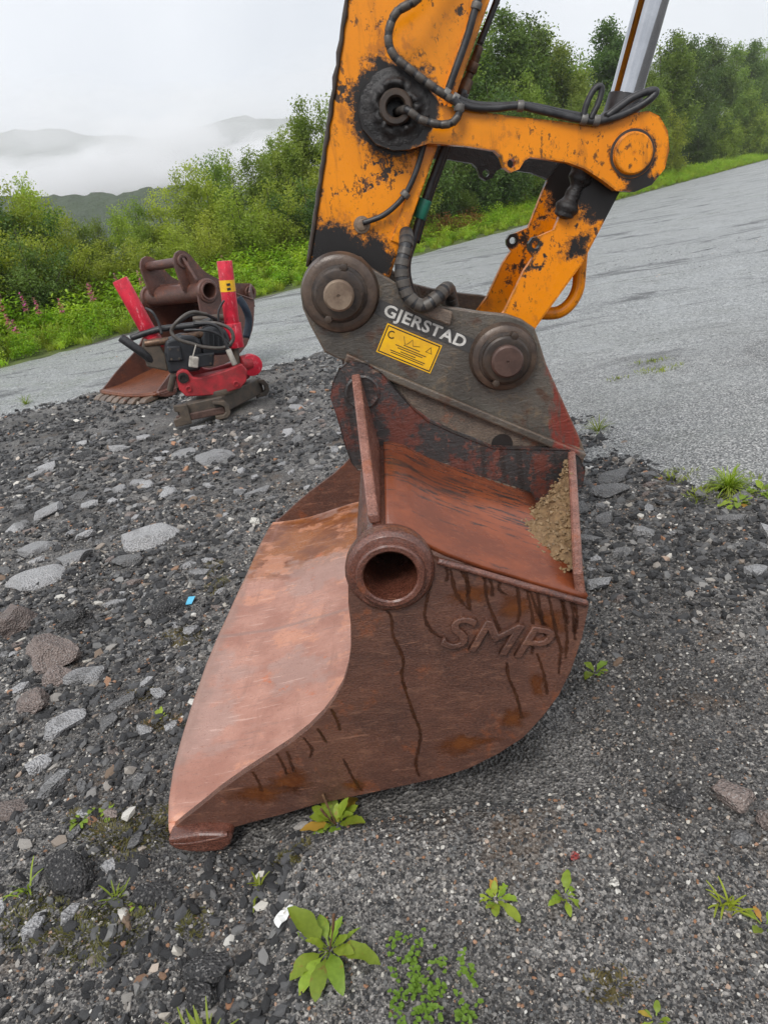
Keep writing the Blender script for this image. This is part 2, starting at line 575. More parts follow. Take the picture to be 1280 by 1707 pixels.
def m_yellow(name, grease=(), wear=.62, edge=()):
    """orange-yellow machine paint; grease: list of (x, z, radius, softness) of black smeared grease"""
    t = NT(name)
    n1 = t.noise(5, 6, .7); n2 = t.noise(24, 6, .75); n3 = t.noise(70, 4, .7)
    c = t.mix(t.noise(2.2, 4, .6), srgb(242, 150, 2), srgb(222, 126, 0))
    c = t.mix(t.math('MULTIPLY', t.step(n3, .5, .8), .4), c, srgb(205, 122, 14))
    # chips down to dark primer
    chip = t.step(t.math('ADD', t.math('MULTIPLY', n1, .62), t.math('MULTIPLY', n2, .42)), wear, wear + .025)
    c = t.mix(chip, c, srgb(44, 37, 32))
    fine_ = t.math('MULTIPLY', t.step(t.noise(46, 5, .75, t.scaled(t.obj, (1, 1, .6), (5, 1, 2))), .565, .62), t.step(n1, .40, .52))
    c = t.mix(t.math('MULTIPLY', fine_, .85), c, srgb(60, 44, 30))
    rub_ = t.math('MULTIPLY', t.step(t.noise(14, 6, .75, t.scaled(t.obj, (1, 1, .7), (1, 4, 8))), .55, .64), .55)
    c = t.mix(rub_, c, srgb(168, 98, 34))
    film = t.math('MULTIPLY', t.step(t.noise(3.1, 5, .65, t.scaled(t.obj, (1, 1, 1), (2, 7, 4))), .5, .75), .35)
    c = t.mix(film, c, srgb(140, 82, 22))
    c = t.mix(t.math('MULTIPLY', t.step(t.noise(6, 5, .7, t.scaled(t.obj, (3.0, 1, .4), (7, 7, 1))), .55, .70), .4), c, srgb(128, 76, 24))
    ed = t.math('MULTIPLY', t.edge(.014), t.step(t.noise(26, 5, .75), .40, .56))
    c = t.mix(t.math('MULTIPLY', ed, .85), c, srgb(70, 46, 30))
    mask = t.math('MAXIMUM', chip, ed)
    for (x, z, r, s) in grease:
        d = t.dist2(x, z)
        d = t.math('ADD', d, t.math('MULTIPLY', t.math('SUBTRACT', t.noise(11, 8, .85, t.scaled(t.obj, (1, 1, 1), (x * 9, 0, z))), .5), s * 4.0))
        d = t.math('ADD', d, t.math('MULTIPLY', t.math('SUBTRACT', t.noise(55, 5, .8), .5), s * 1.6))
        k = t.step(d, r + s * .35, r - s * .25)
        c = t.mix(k, c, srgb(30, 27, 26))
        mask = t.math('MAXIMUM', mask, k)
    t.bump(t.math('SUBTRACT', t.math('MULTIPLY', n2, .35), t.math('MULTIPLY', mask, .6)), .35, .006)
    t.set(c, t.ramp(n1, (.35, .22), (.65, .44)), spec=.42)
    return t.m


def m_red():
    t = NT('scuffed_red_paint')
    n1 = t.noise(9, 6, .75); n2 = t.noise(22, 6, .75, t.scaled(t.obj, (1.6, 1.6, .5)))
    c = t.mix(t.step(n1, .35, .65), srgb(212, 30, 58), srgb(178, 24, 46))
    c = t.mix(t.math('MULTIPLY', t.step(n2, .55, .66), .7), c, srgb(226, 140, 146))
    c = t.mix(t.math('MULTIPLY', t.step(t.noise(17, 6, .7, t.scaled(t.obj, (1, 1, 1), (3, 3, 3))), .62, .66), .8), c, srgb(96, 24, 30))
    t.bump(n2, .2, .004)
    t.set(c, .42, spec=.5)
    return t.m


def m_simple(name, c1, c2, rough=(.4, .7), scale=12, metal=0.0, bump=.25, spec=.5, coat=0.0):
    t = NT(name)
    n1 = t.noise(scale, 6, .7)
    c = t.mix(t.step(n1, .35, .65), c1, c2)
    t.bump(t.noise(scale * 4, 5, .7), bump, .004)
    t.set(c, t.ramp(t.noise(scale * .5, 4, .6), (.35, rough[0]), (.65, rough[1])), metal, spec, coat)
    return t.m


def m_coupler():
    t = NT('worn_grey_steel')
    n1 = t.noise(4, 6, .65); n2 = t.noise(20, 6, .75)
    c = t.mix(t.step(n1, .35, .65), srgb(98, 92, 84), srgb(74, 69, 63))
    c = t.mix(t.math('MULTIPLY', t.step(n2, .5, .7), .75), c, srgb(124, 106, 84))
    c = t.mix(t.math('MULTIPLY', t.step(t.noise(9, 6, .7, t.scaled(t.obj, (1, 1, 1), (5, 5, 5))), .54, .66), .8), c, srgb(82, 56, 42))
    s = t.sep(t.obj)
    # red undercoat worn through at the right-hand end
    k = t.math('ADD', s['X'], t.math('MULTIPLY', t.math('SUBTRACT', t.noise(8, 6, .7, t.scaled(t.obj, (2, 1, .5))), .5), .3))
    red = t.math('MULTIPLY', t.step(k, .67, .71), t.step(t.noise(7, 6, .7, t.scaled(t.obj, (2.2, 1, .35))), .42, .5))
    c = t.mix(t.math('MULTIPLY', red, .9), c, srgb(128, 48, 36))
    c = t.mix(t.math('MULTIPLY', t.edge(.012), .7), c, srgb(128, 100, 78))
    drip = t.step(t.noise(9, 4, .6, t.scaled(t.obj, (2.2, 1, .12), (1, 0, 3))), .58, .66)
    c = t.mix(t.math('MULTIPLY', drip, .55), c, srgb(46, 42, 38))
    scr = t.noise(22, 5, .7, t.scaled(t.obj, (.6, 1, 1.6), (6, 2, 3), (0, R(30), 0)), 2.2)
    c = t.mix(t.math('MULTIPLY', t.step(scr, .68, .74), .4), c, srgb(140, 128, 112))
    c = t.mix(t.math('MULTIPLY', t.step(t.noise(100, 3, .7), .55, .66), .45), c, srgb(48, 42, 38))
    t.bump(t.math('ADD', n2, scr), .5, .006)
    t.set(c, t.ramp(n1, (.3, .22), (.7, .48)), metal=.15, spec=.6)
    return t.m


def m_ear():
    t = NT('scraped_red_black_plate')
    n1 = t.noise(7, 7, .75); n2 = t.noise(26, 6, .75); n3 = t.noise(13, 6, .7, t.scaled(t.obj, (.5, 1, 1.6), rot=(0, R(30), 0)))
    c = t.mix(t.step(n1, .40, .50), srgb(100, 56, 47), srgb(56, 54, 54))
    c = t.mix(t.math('MULTIPLY', t.step(n2, .54, .62), .7), c, srgb(122, 74, 62))
    c = t.mix(t.math('MULTIPLY', t.step(n3, .6, .68), .7), c, srgb(136, 110, 94))
    c = t.mix(t.math('MULTIPLY', t.step(t.noise(10, 4, .6, t.scaled(t.obj, (2.5, 1, .15))), .57, .65), .6), c, srgb(40, 34, 32))
    scr = t.noise(24, 5, .7, t.scaled(t.obj, (.6, 1, 1.6), (1, 2, 3), (0, R(38), 0)), 2.2)
    c = t.mix(t.math('MULTIPLY', t.step(scr, .64, .70), .45), c, srgb(140, 112, 96))
    c = t.mix(t.math('MULTIPLY', t.step(t.noise(120, 3, .7), .55, .65), .35), c, srgb(34, 28, 26))
    t.bump(t.math('ADD', n2, scr), .5, .006)
    t.set(c, t.ramp(n1, (.3, .16), (.7, .42)), spec=.6)
    return t.m


def m_topplate():
    t = NT('rusted_top_plate')
    n1 = t.noise(4, 6, .65); n2 = t.noise(22, 6, .75, t.scaled(t.obj, (.35, 2.2, .35), rot=(0, 0, R(12))))
    c = t.mix(t.step(n1, .35, .65), srgb(138, 72, 42), srgb(108, 56, 35))
    s = t.sep(t.obj)
    k = t.math('ADD', t.math('MULTIPLY', t.step(s['Y'], .12, .5), .10), n2)
    c = t.mix(t.math('MULTIPLY', t.step(k, .60, .66), .9), c, srgb(50, 42, 39))
    c = t.mix(t.math('MULTIPLY', t.step(t.noise(50, 4, .7), .55, .7), .3), c, srgb(160, 96, 64))
    t.bump(t.math('ADD', n2, t.noise(70, 4, .7)), .25, .005)
    t.set(c, t.ramp(n1, (.35, .12), (.65, .34)), spec=.6)
    return t.m


def m_leaf(name, c1, c2, c3, trans=.35, spots=0.0):
    t = NT(name)
    oi = t.n('ShaderNodeObjectInfo')
    big = t.noise(1.1, 3, .5, t.world_pos)
    c = t.mix(t.step(big, .35, .65), c1, c2)
    c = t.mix(t.math('MULTIPLY', t.noise(30, 2, .5), .55), c, c3)
    if spots:
        c = t.mix(t.math('MULTIPLY', t.step(t.noise(38, 4, .7, t.world_pos), .60, .68), spots), c, srgb(128, 92, 46))
        c = t.mix(t.math('MULTIPLY', t.noise(110, 2, .5), .4), c, srgb(172, 196, 70))
    hv = t.n('ShaderNodeHueSaturation'); t.put(hv.inputs['Color'], c)
    mr = t.n('ShaderNodeMapRange'); t.put(mr.inputs['Value'], oi.outputs['Random'])
    mr.inputs['To Min'].default_value = .75; mr.inputs['To Max'].default_value = 1.25
    t.put(hv.inputs['Value'], mr.outputs['Result'])
    mr2 = t.n('ShaderNodeMapRange'); t.put(mr2.inputs['Value'], t.math('FRACT', t.math('MULTIPLY', oi.outputs['Random'], 7.31)))
    mr2.inputs['To Min'].default_value = .482; mr2.inputs['To Max'].default_value = .512
    t.put(hv.inputs['Hue'], mr2.outputs['Result'])
    t.set(hv.outputs['Color'], .5, spec=.35)
    tr = t.n('ShaderNodeBsdfTranslucent')
    t.put(tr.inputs['Color'], t.mix(1.0, hv.outputs['Color'], (1.25, 1.3, .5, 1), 'MULTIPLY'))
    mx = t.n('ShaderNodeMixShader'); mx.inputs[0].default_value = trans
    t.t.links.new(t.b.outputs[0], mx.inputs[1]); t.t.links.new(tr.outputs[0], mx.inputs[2])
    t.t.links.new(mx.outputs[0], t.out.inputs['Surface'])
    return t.m


M = {}
M['ground'] = m_ground(); M['road'] = m_road(); M['verge'] = m_verge()
M['pebble'] = m_pebble('pebbles', ((0, srgb(42, 42, 43)), (.22, srgb(66, 66, 67)), (.42, srgb(108, 108, 107)), (.62, srgb(142, 140, 137)), (.78, srgb(172, 166, 158)), (.86, srgb(128, 108, 90)), (.905, srgb(176, 128, 96)), (.94, srgb(206, 200, 188)), (1, srgb(228, 225, 218))))
M['clod'] = m_pebble('asphalt_crumbs', ((0, srgb(36, 36, 37)), (.5, srgb(58, 58, 59)), (.8, srgb(84, 84, 85)), (1, srgb(112, 111, 110))))
M['roadgrit'] = m_pebble('road_grit', ((0, srgb(92, 94, 95)), (.5, srgb(130, 132, 132)), (.85, srgb(165, 165, 163)), (1, srgb(200, 198, 194))))
M['slab'] = m_stone('grey_asphalt_slab', srgb(160, 160, 161), srgb(186, 185, 185))
M['darkrock'] = m_stone('dark_asphalt_lump', srgb(54, 54, 55), srgb(74, 73, 73))
M['midrock'] = m_stone('mid_grey_rock', srgb(104, 104, 105), srgb(132, 131, 130))
M['brownrock'] = m_stone('brown_grey_rock', srgb(128, 114, 109), srgb(152, 138, 130))
M['redstone'] = m_stone('red_stone', srgb(150, 62, 60), srgb(170, 82, 76))
M['whitestone'] = m_stone('white_stone', srgb(215, 211, 200), srgb(232, 229, 221))
M['rust_side'] = m_rust('rusty_side_plate', srgb(102, 66, 52), srgb(74, 46, 37), srgb(132, 92, 72), (.18, .42), 1.4, grain=(.6, 1, 2.0))
M['rust_tube'] = m_rust('wet_rusty_tube', srgb(106, 62, 48), srgb(76, 44, 35), srgb(136, 88, 72), (.10, .30), 1.2, .35)
M['rust_highlit'] = m_rust('gusset_highlight_rust', srgb(146, 100, 86), srgb(112, 72, 60), srgb(176, 128, 112), (.14, .34), 1.6)  # paler rust for the gussets: the sky highlight is put into the colour
M['rust_bright'] = m_rust('orange_rust', srgb(118, 66, 40), srgb(92, 52, 36), srgb(146, 84, 48), (.22, .45), 1.3)
M['rust_brown'] = m_rust('brown_paint_rust', srgb(96, 60, 50), srgb(70, 46, 40), srgb(120, 84, 70), (.3, .55), 1.5)


def soft_edged(m_, lo=.25, hi=.75, scale=60):
    """water film: fades out towards its rim"""
    t = m_.node_tree
    at = t.nodes.new('ShaderNodeAttribute'); at.attribute_name = 'soft'
    nz = t.nodes.new('ShaderNodeTexNoise'); nz.inputs['Scale'].default_value = scale; nz.inputs['Detail'].default_value = 4
    tc = t.nodes.new('ShaderNodeTexCoord'); t.links.new(tc.outputs['Object'], nz.inputs['Vector'])
    a = t.nodes.new('ShaderNodeMath'); a.operation = 'MULTIPLY_ADD'; a.inputs[1].default_value = .9; a.inputs[2].default_value = -.45
    t.links.new(nz.outputs['Fac'], a.inputs[0])
    b = t.nodes.new('ShaderNodeMath'); b.operation = 'ADD'; t.links.new(at.outputs['Fac'], b.inputs[0]); t.links.new(a.outputs[0], b.inputs[1])
    mr = t.nodes.new('ShaderNodeMapRange'); mr.interpolation_type = 'SMOOTHSTEP'; mr.inputs['From Min'].default_value = lo; mr.inputs['From Max'].default_value = hi
    mr.inputs['To Max'].default_value = .86
    t.links.new(b.outputs[0], mr.inputs['Value'])
    t.links.new(mr.outputs['Result'], t.nodes['Principled BSDF'].inputs['Alpha'])
    return m_


M['streak'] = soft_edged(m_simple('rain_wet_rust', srgb(52, 28, 18), srgb(72, 40, 22), (.08, .2), 20, spec=.6), .15, .6)
M['wetpatch'] = soft_edged(m_simple('wet_orange_rust', srgb(88, 48, 26), srgb(112, 64, 32), (.1, .25), 14, spec=.6), .05, 1.0, 30)
M['floor'] = m_floor(); M['ear'] = m_ear(); M['topplate'] = m_topplate(); M['coupler'] = m_coupler()
M['scraped'] = m_rust('scraped_bare_steel', srgb(112, 96, 82), srgb(84, 74, 66), srgb(140, 120, 102), (.28, .5), 2.2, grain=(.6, 1, 1.6))
M['pin'] = m_simple('dull_pin_steel', srgb(140, 122, 104), srgb(104, 86, 72), (.35, .6), 16, .3)
M['pin_brown'] = m_simple('brown_pin_steel', srgb(98, 76, 68), srgb(74, 56, 50), (.3, .5), 18, .2)
M['washer'] = m_simple('greasy_washer', srgb(48, 41, 37), srgb(70, 57, 47), (.25, .5), 14, .1)
M['boss'] = m_simple('brown_boss_steel', srgb(92, 76, 64), srgb(62, 51, 45), (.25, .5), 13, .1, .4)
M['grease'] = m_simple('grease_and_shade_black', srgb(22, 20, 20), srgb(40, 36, 35), (.22, .5), 22, 0, .9)  # real grease, and also the painted shade inside the coupler
M['rubber'] = m_simple('black_hose_rubber', srgb(32, 32, 34), srgb(52, 52, 54), (.35, .55), 30, 0, .2)
M['wrap'] = m_simple('spiral_hose_guard', srgb(62, 58, 54), srgb(84, 78, 72), (.35, .55), 26, 0, .3)
M['clamp'] = m_simple('grey_clamp', srgb(120, 118, 114), srgb(90, 86, 82), (.4, .6), 30, .3)
M['brass'] = m_simple('brown_fitting', srgb(112, 86, 66), srgb(70, 54, 44), (.35, .6), 25, .4)
M['green'] = m_simple('green_sleeve', srgb(30, 120, 96), srgb(22, 92, 76), (.4, .6), 20)
M['chrome'] = m_simple('chrome', (.48, .49, .51, 1), (.40, .41, .43, 1), (.04, .09), 8, 1.0, .02)
M['red'] = m_red()
M['red_dull'] = m_simple('dirty_red_paint', srgb(172, 44, 52), srgb(128, 40, 42), (.4, .65), 12, 0, .2)
M['blackplastic'] = m_simple('black_housing', srgb(30, 32, 36), srgb(46, 48, 52), (.3, .5), 8, 0, .15)
M['basesteel'] = m_simple('dirty_dark_steel', srgb(66, 60, 54), srgb(92, 80, 68), (.45, .7), 10, .1, .4)
M['greyplug'] = m_simple('grey_plug', srgb(176, 170, 160), srgb(140, 134, 126), (.4, .6), 20)
M['bluehose'] = m_simple('dark_blue_hose', srgb(24, 44, 62), srgb(16, 30, 44), (.4, .6), 20)
M['white'] = m_simple('white_print', srgb(216, 214, 208), srgb(180, 178, 172), (.4, .6), 60)
M['black'] = m_simple('black_print', srgb(30, 29, 28), srgb(44, 42, 40), (.4, .6), 40)
M['sticker'] = m_simple('yellow_decal', srgb(240, 186, 26), srgb(222, 168, 40), (.3, .5), 24, 0, .05)
M['plateblack'] = m_simple('dark_letter_strip', srgb(58, 57, 56), srgb(70, 68, 66), (.4, .6), 30)
M['dark'] = m_simple('hollow_shade', srgb(26, 20, 17), srgb(36, 26, 22), (.6, .8), 10)  # near-black that carries the shade of a hollow in its colour
M['sand'] = m_pebble('sand_grains', ((0, srgb(104, 84, 60)), (.5, srgb(146, 122, 90)), (.85, srgb(178, 156, 120)), (1, srgb(214, 200, 170))))
M['sandbase'] = m_simple('damp_sand', srgb(116, 92, 66), srgb(150, 122, 88), (.6, .9), 60, 0, .9)
M['paper'] = m_simple('white_paper', srgb(232, 232, 228), srgb(214, 216, 214), (.5, .7), 20, 0, .1)
M['blueplastic'] = m_simple('light_blue_plastic', srgb(96, 190, 222), srgb(80, 170, 206), (.3, .5), 20, 0, .05)
M['plantain'] = m_leaf('plantain_leaf', srgb(100, 126, 36), srgb(134, 156, 50), srgb(78, 100, 30), .25, .9)
M['plantain_old'] = m_leaf('withered_leaf', srgb(150, 124, 48), srgb(170, 150, 60), srgb(150, 84, 44), .2)
M['seedstalk'] = m_simple('brown_seed_stalk', srgb(112, 84, 56), srgb(90, 62, 44), (.6, .8), 40)
M['grass'] = m_leaf('grass_blade', srgb(112, 140, 30), srgb(150, 172, 52), srgb(140, 134, 60), .3)
M['clover'] = m_leaf('clover_leaf', srgb(104, 132, 44), srgb(128, 152, 56), srgb(96, 112, 44), .3)
M['moss'] = m_leaf('moss_and_dry_grass', srgb(92, 86, 50), srgb(104, 84, 60), srgb(86, 90, 44), .2)
M['leaf_bush'] = m_leaf('willow_leaves', srgb(142, 158, 56), srgb(176, 188, 82), srgb(92, 116, 40), .42)
M['leaf_tree'] = m_leaf('birch_leaves', srgb(120, 144, 62), srgb(152, 170, 84), srgb(80, 108, 48), .42)
M['leaf_dark'] = m_leaf('alder_leaves', srgb(80, 106, 52), srgb(106, 130, 62), srgb(58, 84, 42), .36)
M['weed'] = m_leaf('verge_weeds', srgb(136, 174, 46), srgb(172, 196, 74), srgb(112, 148, 44), .45)
M['russet'] = m_leaf('russet_leaves', srgb(150, 84, 54), srgb(128, 98, 52), srgb(110, 110, 52), .3)
M['pinkflower'] = m_leaf('fireweed_petals', srgb(206, 98, 168), srgb(186, 80, 150), srgb(220, 130, 190), .3)
M['bark'] = m_simple('grey_bark', srgb(92, 84, 72), srgb(64, 58, 50), (.7, .9), 20, 0, .5)


# ------------------------------------------------------------------ the ground: one sheet to the horizon
def fan():
    ys = [-2.6]
    while ys[-1] < 1500:
        d = max(.3, ys[-1])
        ys.append(ys[-1] + (.02 if ys[-1] > .75 else .1) * (1 if ys[-1] < 1.2 else d / 1.2) * (1 if d < 14 else 2))
    ys = np.array(ys)
    k = 340
    a = np.linspace(-1, 1, k)
    a = a * .55 + .45 * a ** 3
    X = np.outer(2.6 + 1.15 * np.maximum(ys, 0), a)
    Y = np.repeat(ys[:, None], k, 1)
    idx = np.arange(len(ys) * k).reshape(len(ys), k)
    F_ = np.stack([idx[:-1, :-1], idx[:-1, 1:], idx[1:, 1:], idx[1:, :-1]], -1).reshape(-1, 4)
    return X, Y, F_, idx


GX, GY, GF, GI = fan()
GZ = terrain(GX, GY)
k_edge, s_edge = edge_k(GX, GY)
far_drop = -0.5 * sstep(60, 400, np.hypot(GX, GY)) - 16 * sstep(60, 500, k_edge)
ground = mesh_obj('ground', np.stack([GX, GY, GZ + far_drop], -1).reshape(-1, 3), GF, M['ground'])
tag(ground, kind='structure')

yd = MB()
yd.add([(-1500, -1500, -.03), (1500, -1500, -.03), (1500, -2.58, -.03), (-1500, -2.58, -.03)], [(0, 1, 2, 3)])
yd.add([(2.6, -2.58, -.03), (1500, -2.58, -.03), (1500, 600, -.03), (2.6 + 1.14 * 600, 600, -.03), (2.6, 0, -.03)], [(0, 1, 2, 3, 4)])
yd.add([(-2.6, -2.58, -.03), (-2.6, 0, -.03), (-2.6 - 1.14 * 40, 40, -.03), (-1500, 40, -.03), (-1500, -2.58, -.03)], [(0, 1, 2, 3, 4)])
tag(yd.build('yard', M['ground']), kind='structure')

# the graded gravel road
rb = rubble(GX, GY)
ze = GZ + far_drop + .022 * (1 - sstep(.15, .75, rb)) - .008 - .05 * sstep(-.35, .25, k_edge + .5 * vnoise(GX, GY, 9))
keep = (rb < .85) & (k_edge < .8) & (GY < 700)
fk = keep.reshape(-1)[GF].all(1)
used = np.unique(GF[fk]); remap = -np.ones(GX.size, int); remap[used] = np.arange(len(used))
P3 = np.stack([GX, GY, ze], -1).reshape(-1, 3)[used]
road = mesh_obj('road', P3, remap[GF[fk]], M['road'])
tag(road, kind='structure')

# the green bank beyond the road
zv = GZ + far_drop + .02 + .25 * sstep(.0, 3.5, k_edge) - .05 * (1 - sstep(-.6, .3, k_edge + .8 * vnoise(GX * .8, GY * .8, 12)))
keep = (k_edge > -.8) & (GY > 4) & (GY < 320) & (k_edge < 60)
fk = keep.reshape(-1)[GF].all(1)
used = np.unique(GF[fk]); remap = -np.ones(GX.size, int); remap[used] = np.arange(len(used))
bank = mesh_obj('grass_bank', np.stack([GX, GY, zv], -1).reshape(-1, 3)[used], remap[GF[fk]], M['verge'])
tag(bank, kind='structure')


def bank_z(x, y):
    k, s = edge_k(x, y)
    return float(terrain(x, y) + .02 + .25 * sstep(0, 3.5, k) - .5 * sstep(60, 400, np.hypot(x, y)))


# ------------------------------------------------------------------ the mountain across the valley, and its cloud
def ridge(name, dist, width, prof, depth, mat, seed, rough):
    n, m = (150, 26) if dist > 500 else (620, 60)
    a = np.linspace(-1, 1, n)
    X = np.repeat((a * width)[None, :], m, 0)
    tt = np.linspace(0, 1, m)[:, None]
    h = np.interp(a * width, *zip(*prof))
    H_ = h[None, :] * np.sin(tt * math.pi / 2) ** 1.1
    X = X * (1 + .25 * tt)
    Y = dist + depth * tt + 0 * X
    H_ = H_ + rough * tt * (vnoise(X / 120, Y / 120, seed) + .5 * vnoise(X / 40, Y / 40, seed + 1) + (.25 if dist > 500 else .75) * vnoise(X / (14 if dist > 500 else 4.5), Y / (14 if dist > 500 else 4.5), seed + 2))
    V = np.stack([X, Y, H_ - 25], -1).reshape(-1, 3)
    idx = np.arange(n * m).reshape(m, n)
    F_ = np.stack([idx[:-1, :-1], idx[:-1, 1:], idx[1:, 1:], idx[1:, :-1]], -1).reshape(-1, 4)
    o = mesh_obj(name, V, F_, mat)
    return tag(o, kind='structure')


def m_hill():
    t = NT('far_forest'); p = t.world_pos
    c = t.mix(t.noise(.06, 6, .7, p), srgb(36, 54, 34), srgb(68, 84, 50))
    t.bump(t.noise(.12, 5, .7, p), 1.0, 6)
    t.set(c, .9)
    return t.m


M['hill'] = m_hill()
ridge('mountain', 900, 1500, [(-1500, 270), (-600, 262), (-430, 250), (-345, 246), (-290, 226), (-229, 208), (-103, 208), (-22, 194), (300, 190), (1500, 150)], 500, M['hill'], 21, 26)
ridge('forest_hill', 330, 520, [(-520, 74), (-136, 67), (-104, 62), (-86, 60), (-54, 55), (-38, 49), (0, 44), (200, 40), (520, 30)], 90, M['hill'], 31, 7)

# ------------------------------------------------------------------ shape builders for the machine
from mathutils.geometry import tessellate_polygon


def plate(pts, w0, w1, holes=()):
    """flat plate with real holes: outline (u, v), holes (u, v, r)"""
    loops = [list(pts)] + [arc(h[0], h[1], h[2], 0, 360 - 360 / 18, 17) for h in holes]
    tri = tessellate_polygon([[Vector((p[0], p[1], 0)) for p in l] for l in loops])
    flat = [p for l in loops for p in l]
    n = len(flat)
    mb = MB()
    vs_ = [(p[0], w0, p[1]) for p in flat] + [(p[0], w1, p[1]) for p in flat]
    fs = []
    for t3 in tri:
        a, b, c = (flat[i] for i in t3)
        ccw = (b[0] - a[0]) * (c[1] - a[1]) - (b[1] - a[1]) * (c[0] - a[0]) > 0
        t3 = tuple(t3) if ccw else tuple(reversed(t3))
        fs.append(t3); fs.append(tuple(i + n for i in reversed(t3)))
    k = 0
    for l in loops:
        m = len(l)
        for i in range(m):
            a, b = k + i, k + (i + 1) % m
            fs.append((a, a + n, b + n, b))
        k += m
    mb.add(vs_, fs)
    return mb


def text_mesh(name, body, size, mat, parent, pos, ang=0.0, extrude=.001, xs=1.0, shear=0.0, offset=0.0, bev=0.0, spacing=1.0):
    cu = bpy.data.curves.new(name, 'FONT')
    cu.body = body; cu.size = size; cu.extrude = extrude; cu.shear = shear; cu.offset = offset
    cu.bevel_depth = bev; cu.align_x = 'CENTER'; cu.align_y = 'CENTER'; cu.space_character = spacing; cu.resolution_u = 4
    tmp = bpy.data.objects.new(name + '_tmp', cu)
    COL.objects.link(tmp)
    dg = bpy.context.evaluated_depsgraph_get()
    me = bpy.data.meshes.new_from_object(tmp.evaluated_get(dg))
    bpy.data.objects.remove(tmp); bpy.data.curves.remove(cu)
    c, s = math.cos(ang), math.sin(ang)
    o_ = Vector(pos) - root_off(parent)
    m = Matrix(((c, -s, 0, o_[0]), (0, 0, -1, o_[1]), (s, c, 0, o_[2]), (0, 0, 0, 1))) @ Matrix.Scale(xs, 4, (1, 0, 0))
    me.transform(m)
    me.materials.clear(); me.materials.append(mat)
    o = bpy.data.objects.new(name, me)
    COL.objects.link(o); o.parent = parent
    return o


FRONT = [(.621, .716), (.616, .656), (.604, .585), (.588, .534), (.565, .482), (.533, .437), (.497, .397), (.451, .358), (.395, .32), (.328, .283), (.249, .24), (.167, .191), (.093, .14), (.043, .107), (.005, .08)]
BOTTOM = [(.0, .066), (.04, .05), (.14, .05), (.229, .066), (.313, .079), (.419, .1), (.571, .115), (.703, .129), (.773, .138), (.853, .156), (.934, .192), (1.005, .235), (1.062, .296), (1.108, .357), (1.144, .429), (1.176, .52), (1.199, .615)]
SHELL = [(-.006, .07), (.05, .066), (.12, .064), (.2, .068), (.3, .082), (.42, .104), (.55, .12), (.7, .137), (.82, .158), (.91, .192), (.985, .24), (1.045, .302), (1.09, .365), (1.126, .435), (1.156, .52), (1.18, .606)]
EAR = [(.64, .80), (.623, .83), (.614, .886), (.605, .991), (.6, 1.056), (.613, 1.104), (.64, 1.141), (.684, 1.155), (.73, 1.143), (.772, 1.105), (.805, 1.051), (.856, .971), (.892, .929), (.97, .876), (1.037, .835), (1.094, .801), (1.174, .786), (1.336, .756), (1.37, .727), (1.388, .675), (1.375, .62), (1.3, .57), (1.2, .585), (1.1, .635), (.84, .765), (.74, .78)]
LIPB = [(0, 0), (.01, -.008), (.05, -.031), (.106, -.052), (.182, -.066), (.25, -.072), (.37, -.078), (.51, -.069), (.667, -.051), (.84, -.036), (.95, -.018), (1, 0)]


def bulge(u, w, W):
    lx, ly = zip(*LIPB)
    return np.interp(np.clip(w / W, 0, 1), lx, ly) * (1 - sstep(.0, .55, u))


def sheet(prof, w0, w1, W, nw=40, jit=0.0, thick=.018, up=1):
    """sheet bent along prof, from w0 to w1, with thickness"""
    ws = np.linspace(w0, w1, nw)
    P = np.array(prof, float)
    # densify
    q = np.linspace(0, len(P) - 1, (len(P) - 1) * 3 + 1)
    P = np.stack([np.interp(q, np.arange(len(P)), P[:, 0]), np.interp(q, np.arange(len(P)), P[:, 1])], -1)
    T = np.gradient(P, axis=0); T /= np.linalg.norm(T, axis=1)[:, None]
    Nn = np.stack([-T[:, 1], T[:, 0]], -1)
    mb = MB()
    n = len(P)
    vs_ = []
    for off in (0, thick):
        for w in ws:
            Q = P + Nn * off * up
            b = bulge(P[:, 0], w, W)
            z = Q[:, 1] + (jit * vnoise(P[:, 0] * 9, np.full(n, w * 7), 3) if jit else 0)
            vs_ += list(zip(Q[:, 0] + b, np.full(n, w), z))
    fs = []
    m = nw * n
    I = lambda l, j, i: l * m + j * n + i
    for j in range(nw - 1):
        for i in range(n - 1):
            fs.append((I(0, j, i), I(0, j, i + 1), I(0, j + 1, i + 1), I(0, j + 1, i)))
            fs.append((I(1, j, i), I(1, j + 1, i), I(1, j + 1, i + 1), I(1, j, i + 1)))
        fs.append((I(0, j, 0), I(0, j + 1, 0), I(1, j + 1, 0), I(1, j, 0)))
        fs.append((I(0, j, n - 1), I(1, j, n - 1), I(1, j + 1, n - 1), I(0, j + 1, n - 1)))
    for j in (0, nw - 1):
        for i in range(n - 1):
            fs.append((I(0, j, i), I(1, j, i), I(1, j, i + 1), I(0, j, i + 1)))
    mb.add(vs_, fs, True)
    return mb


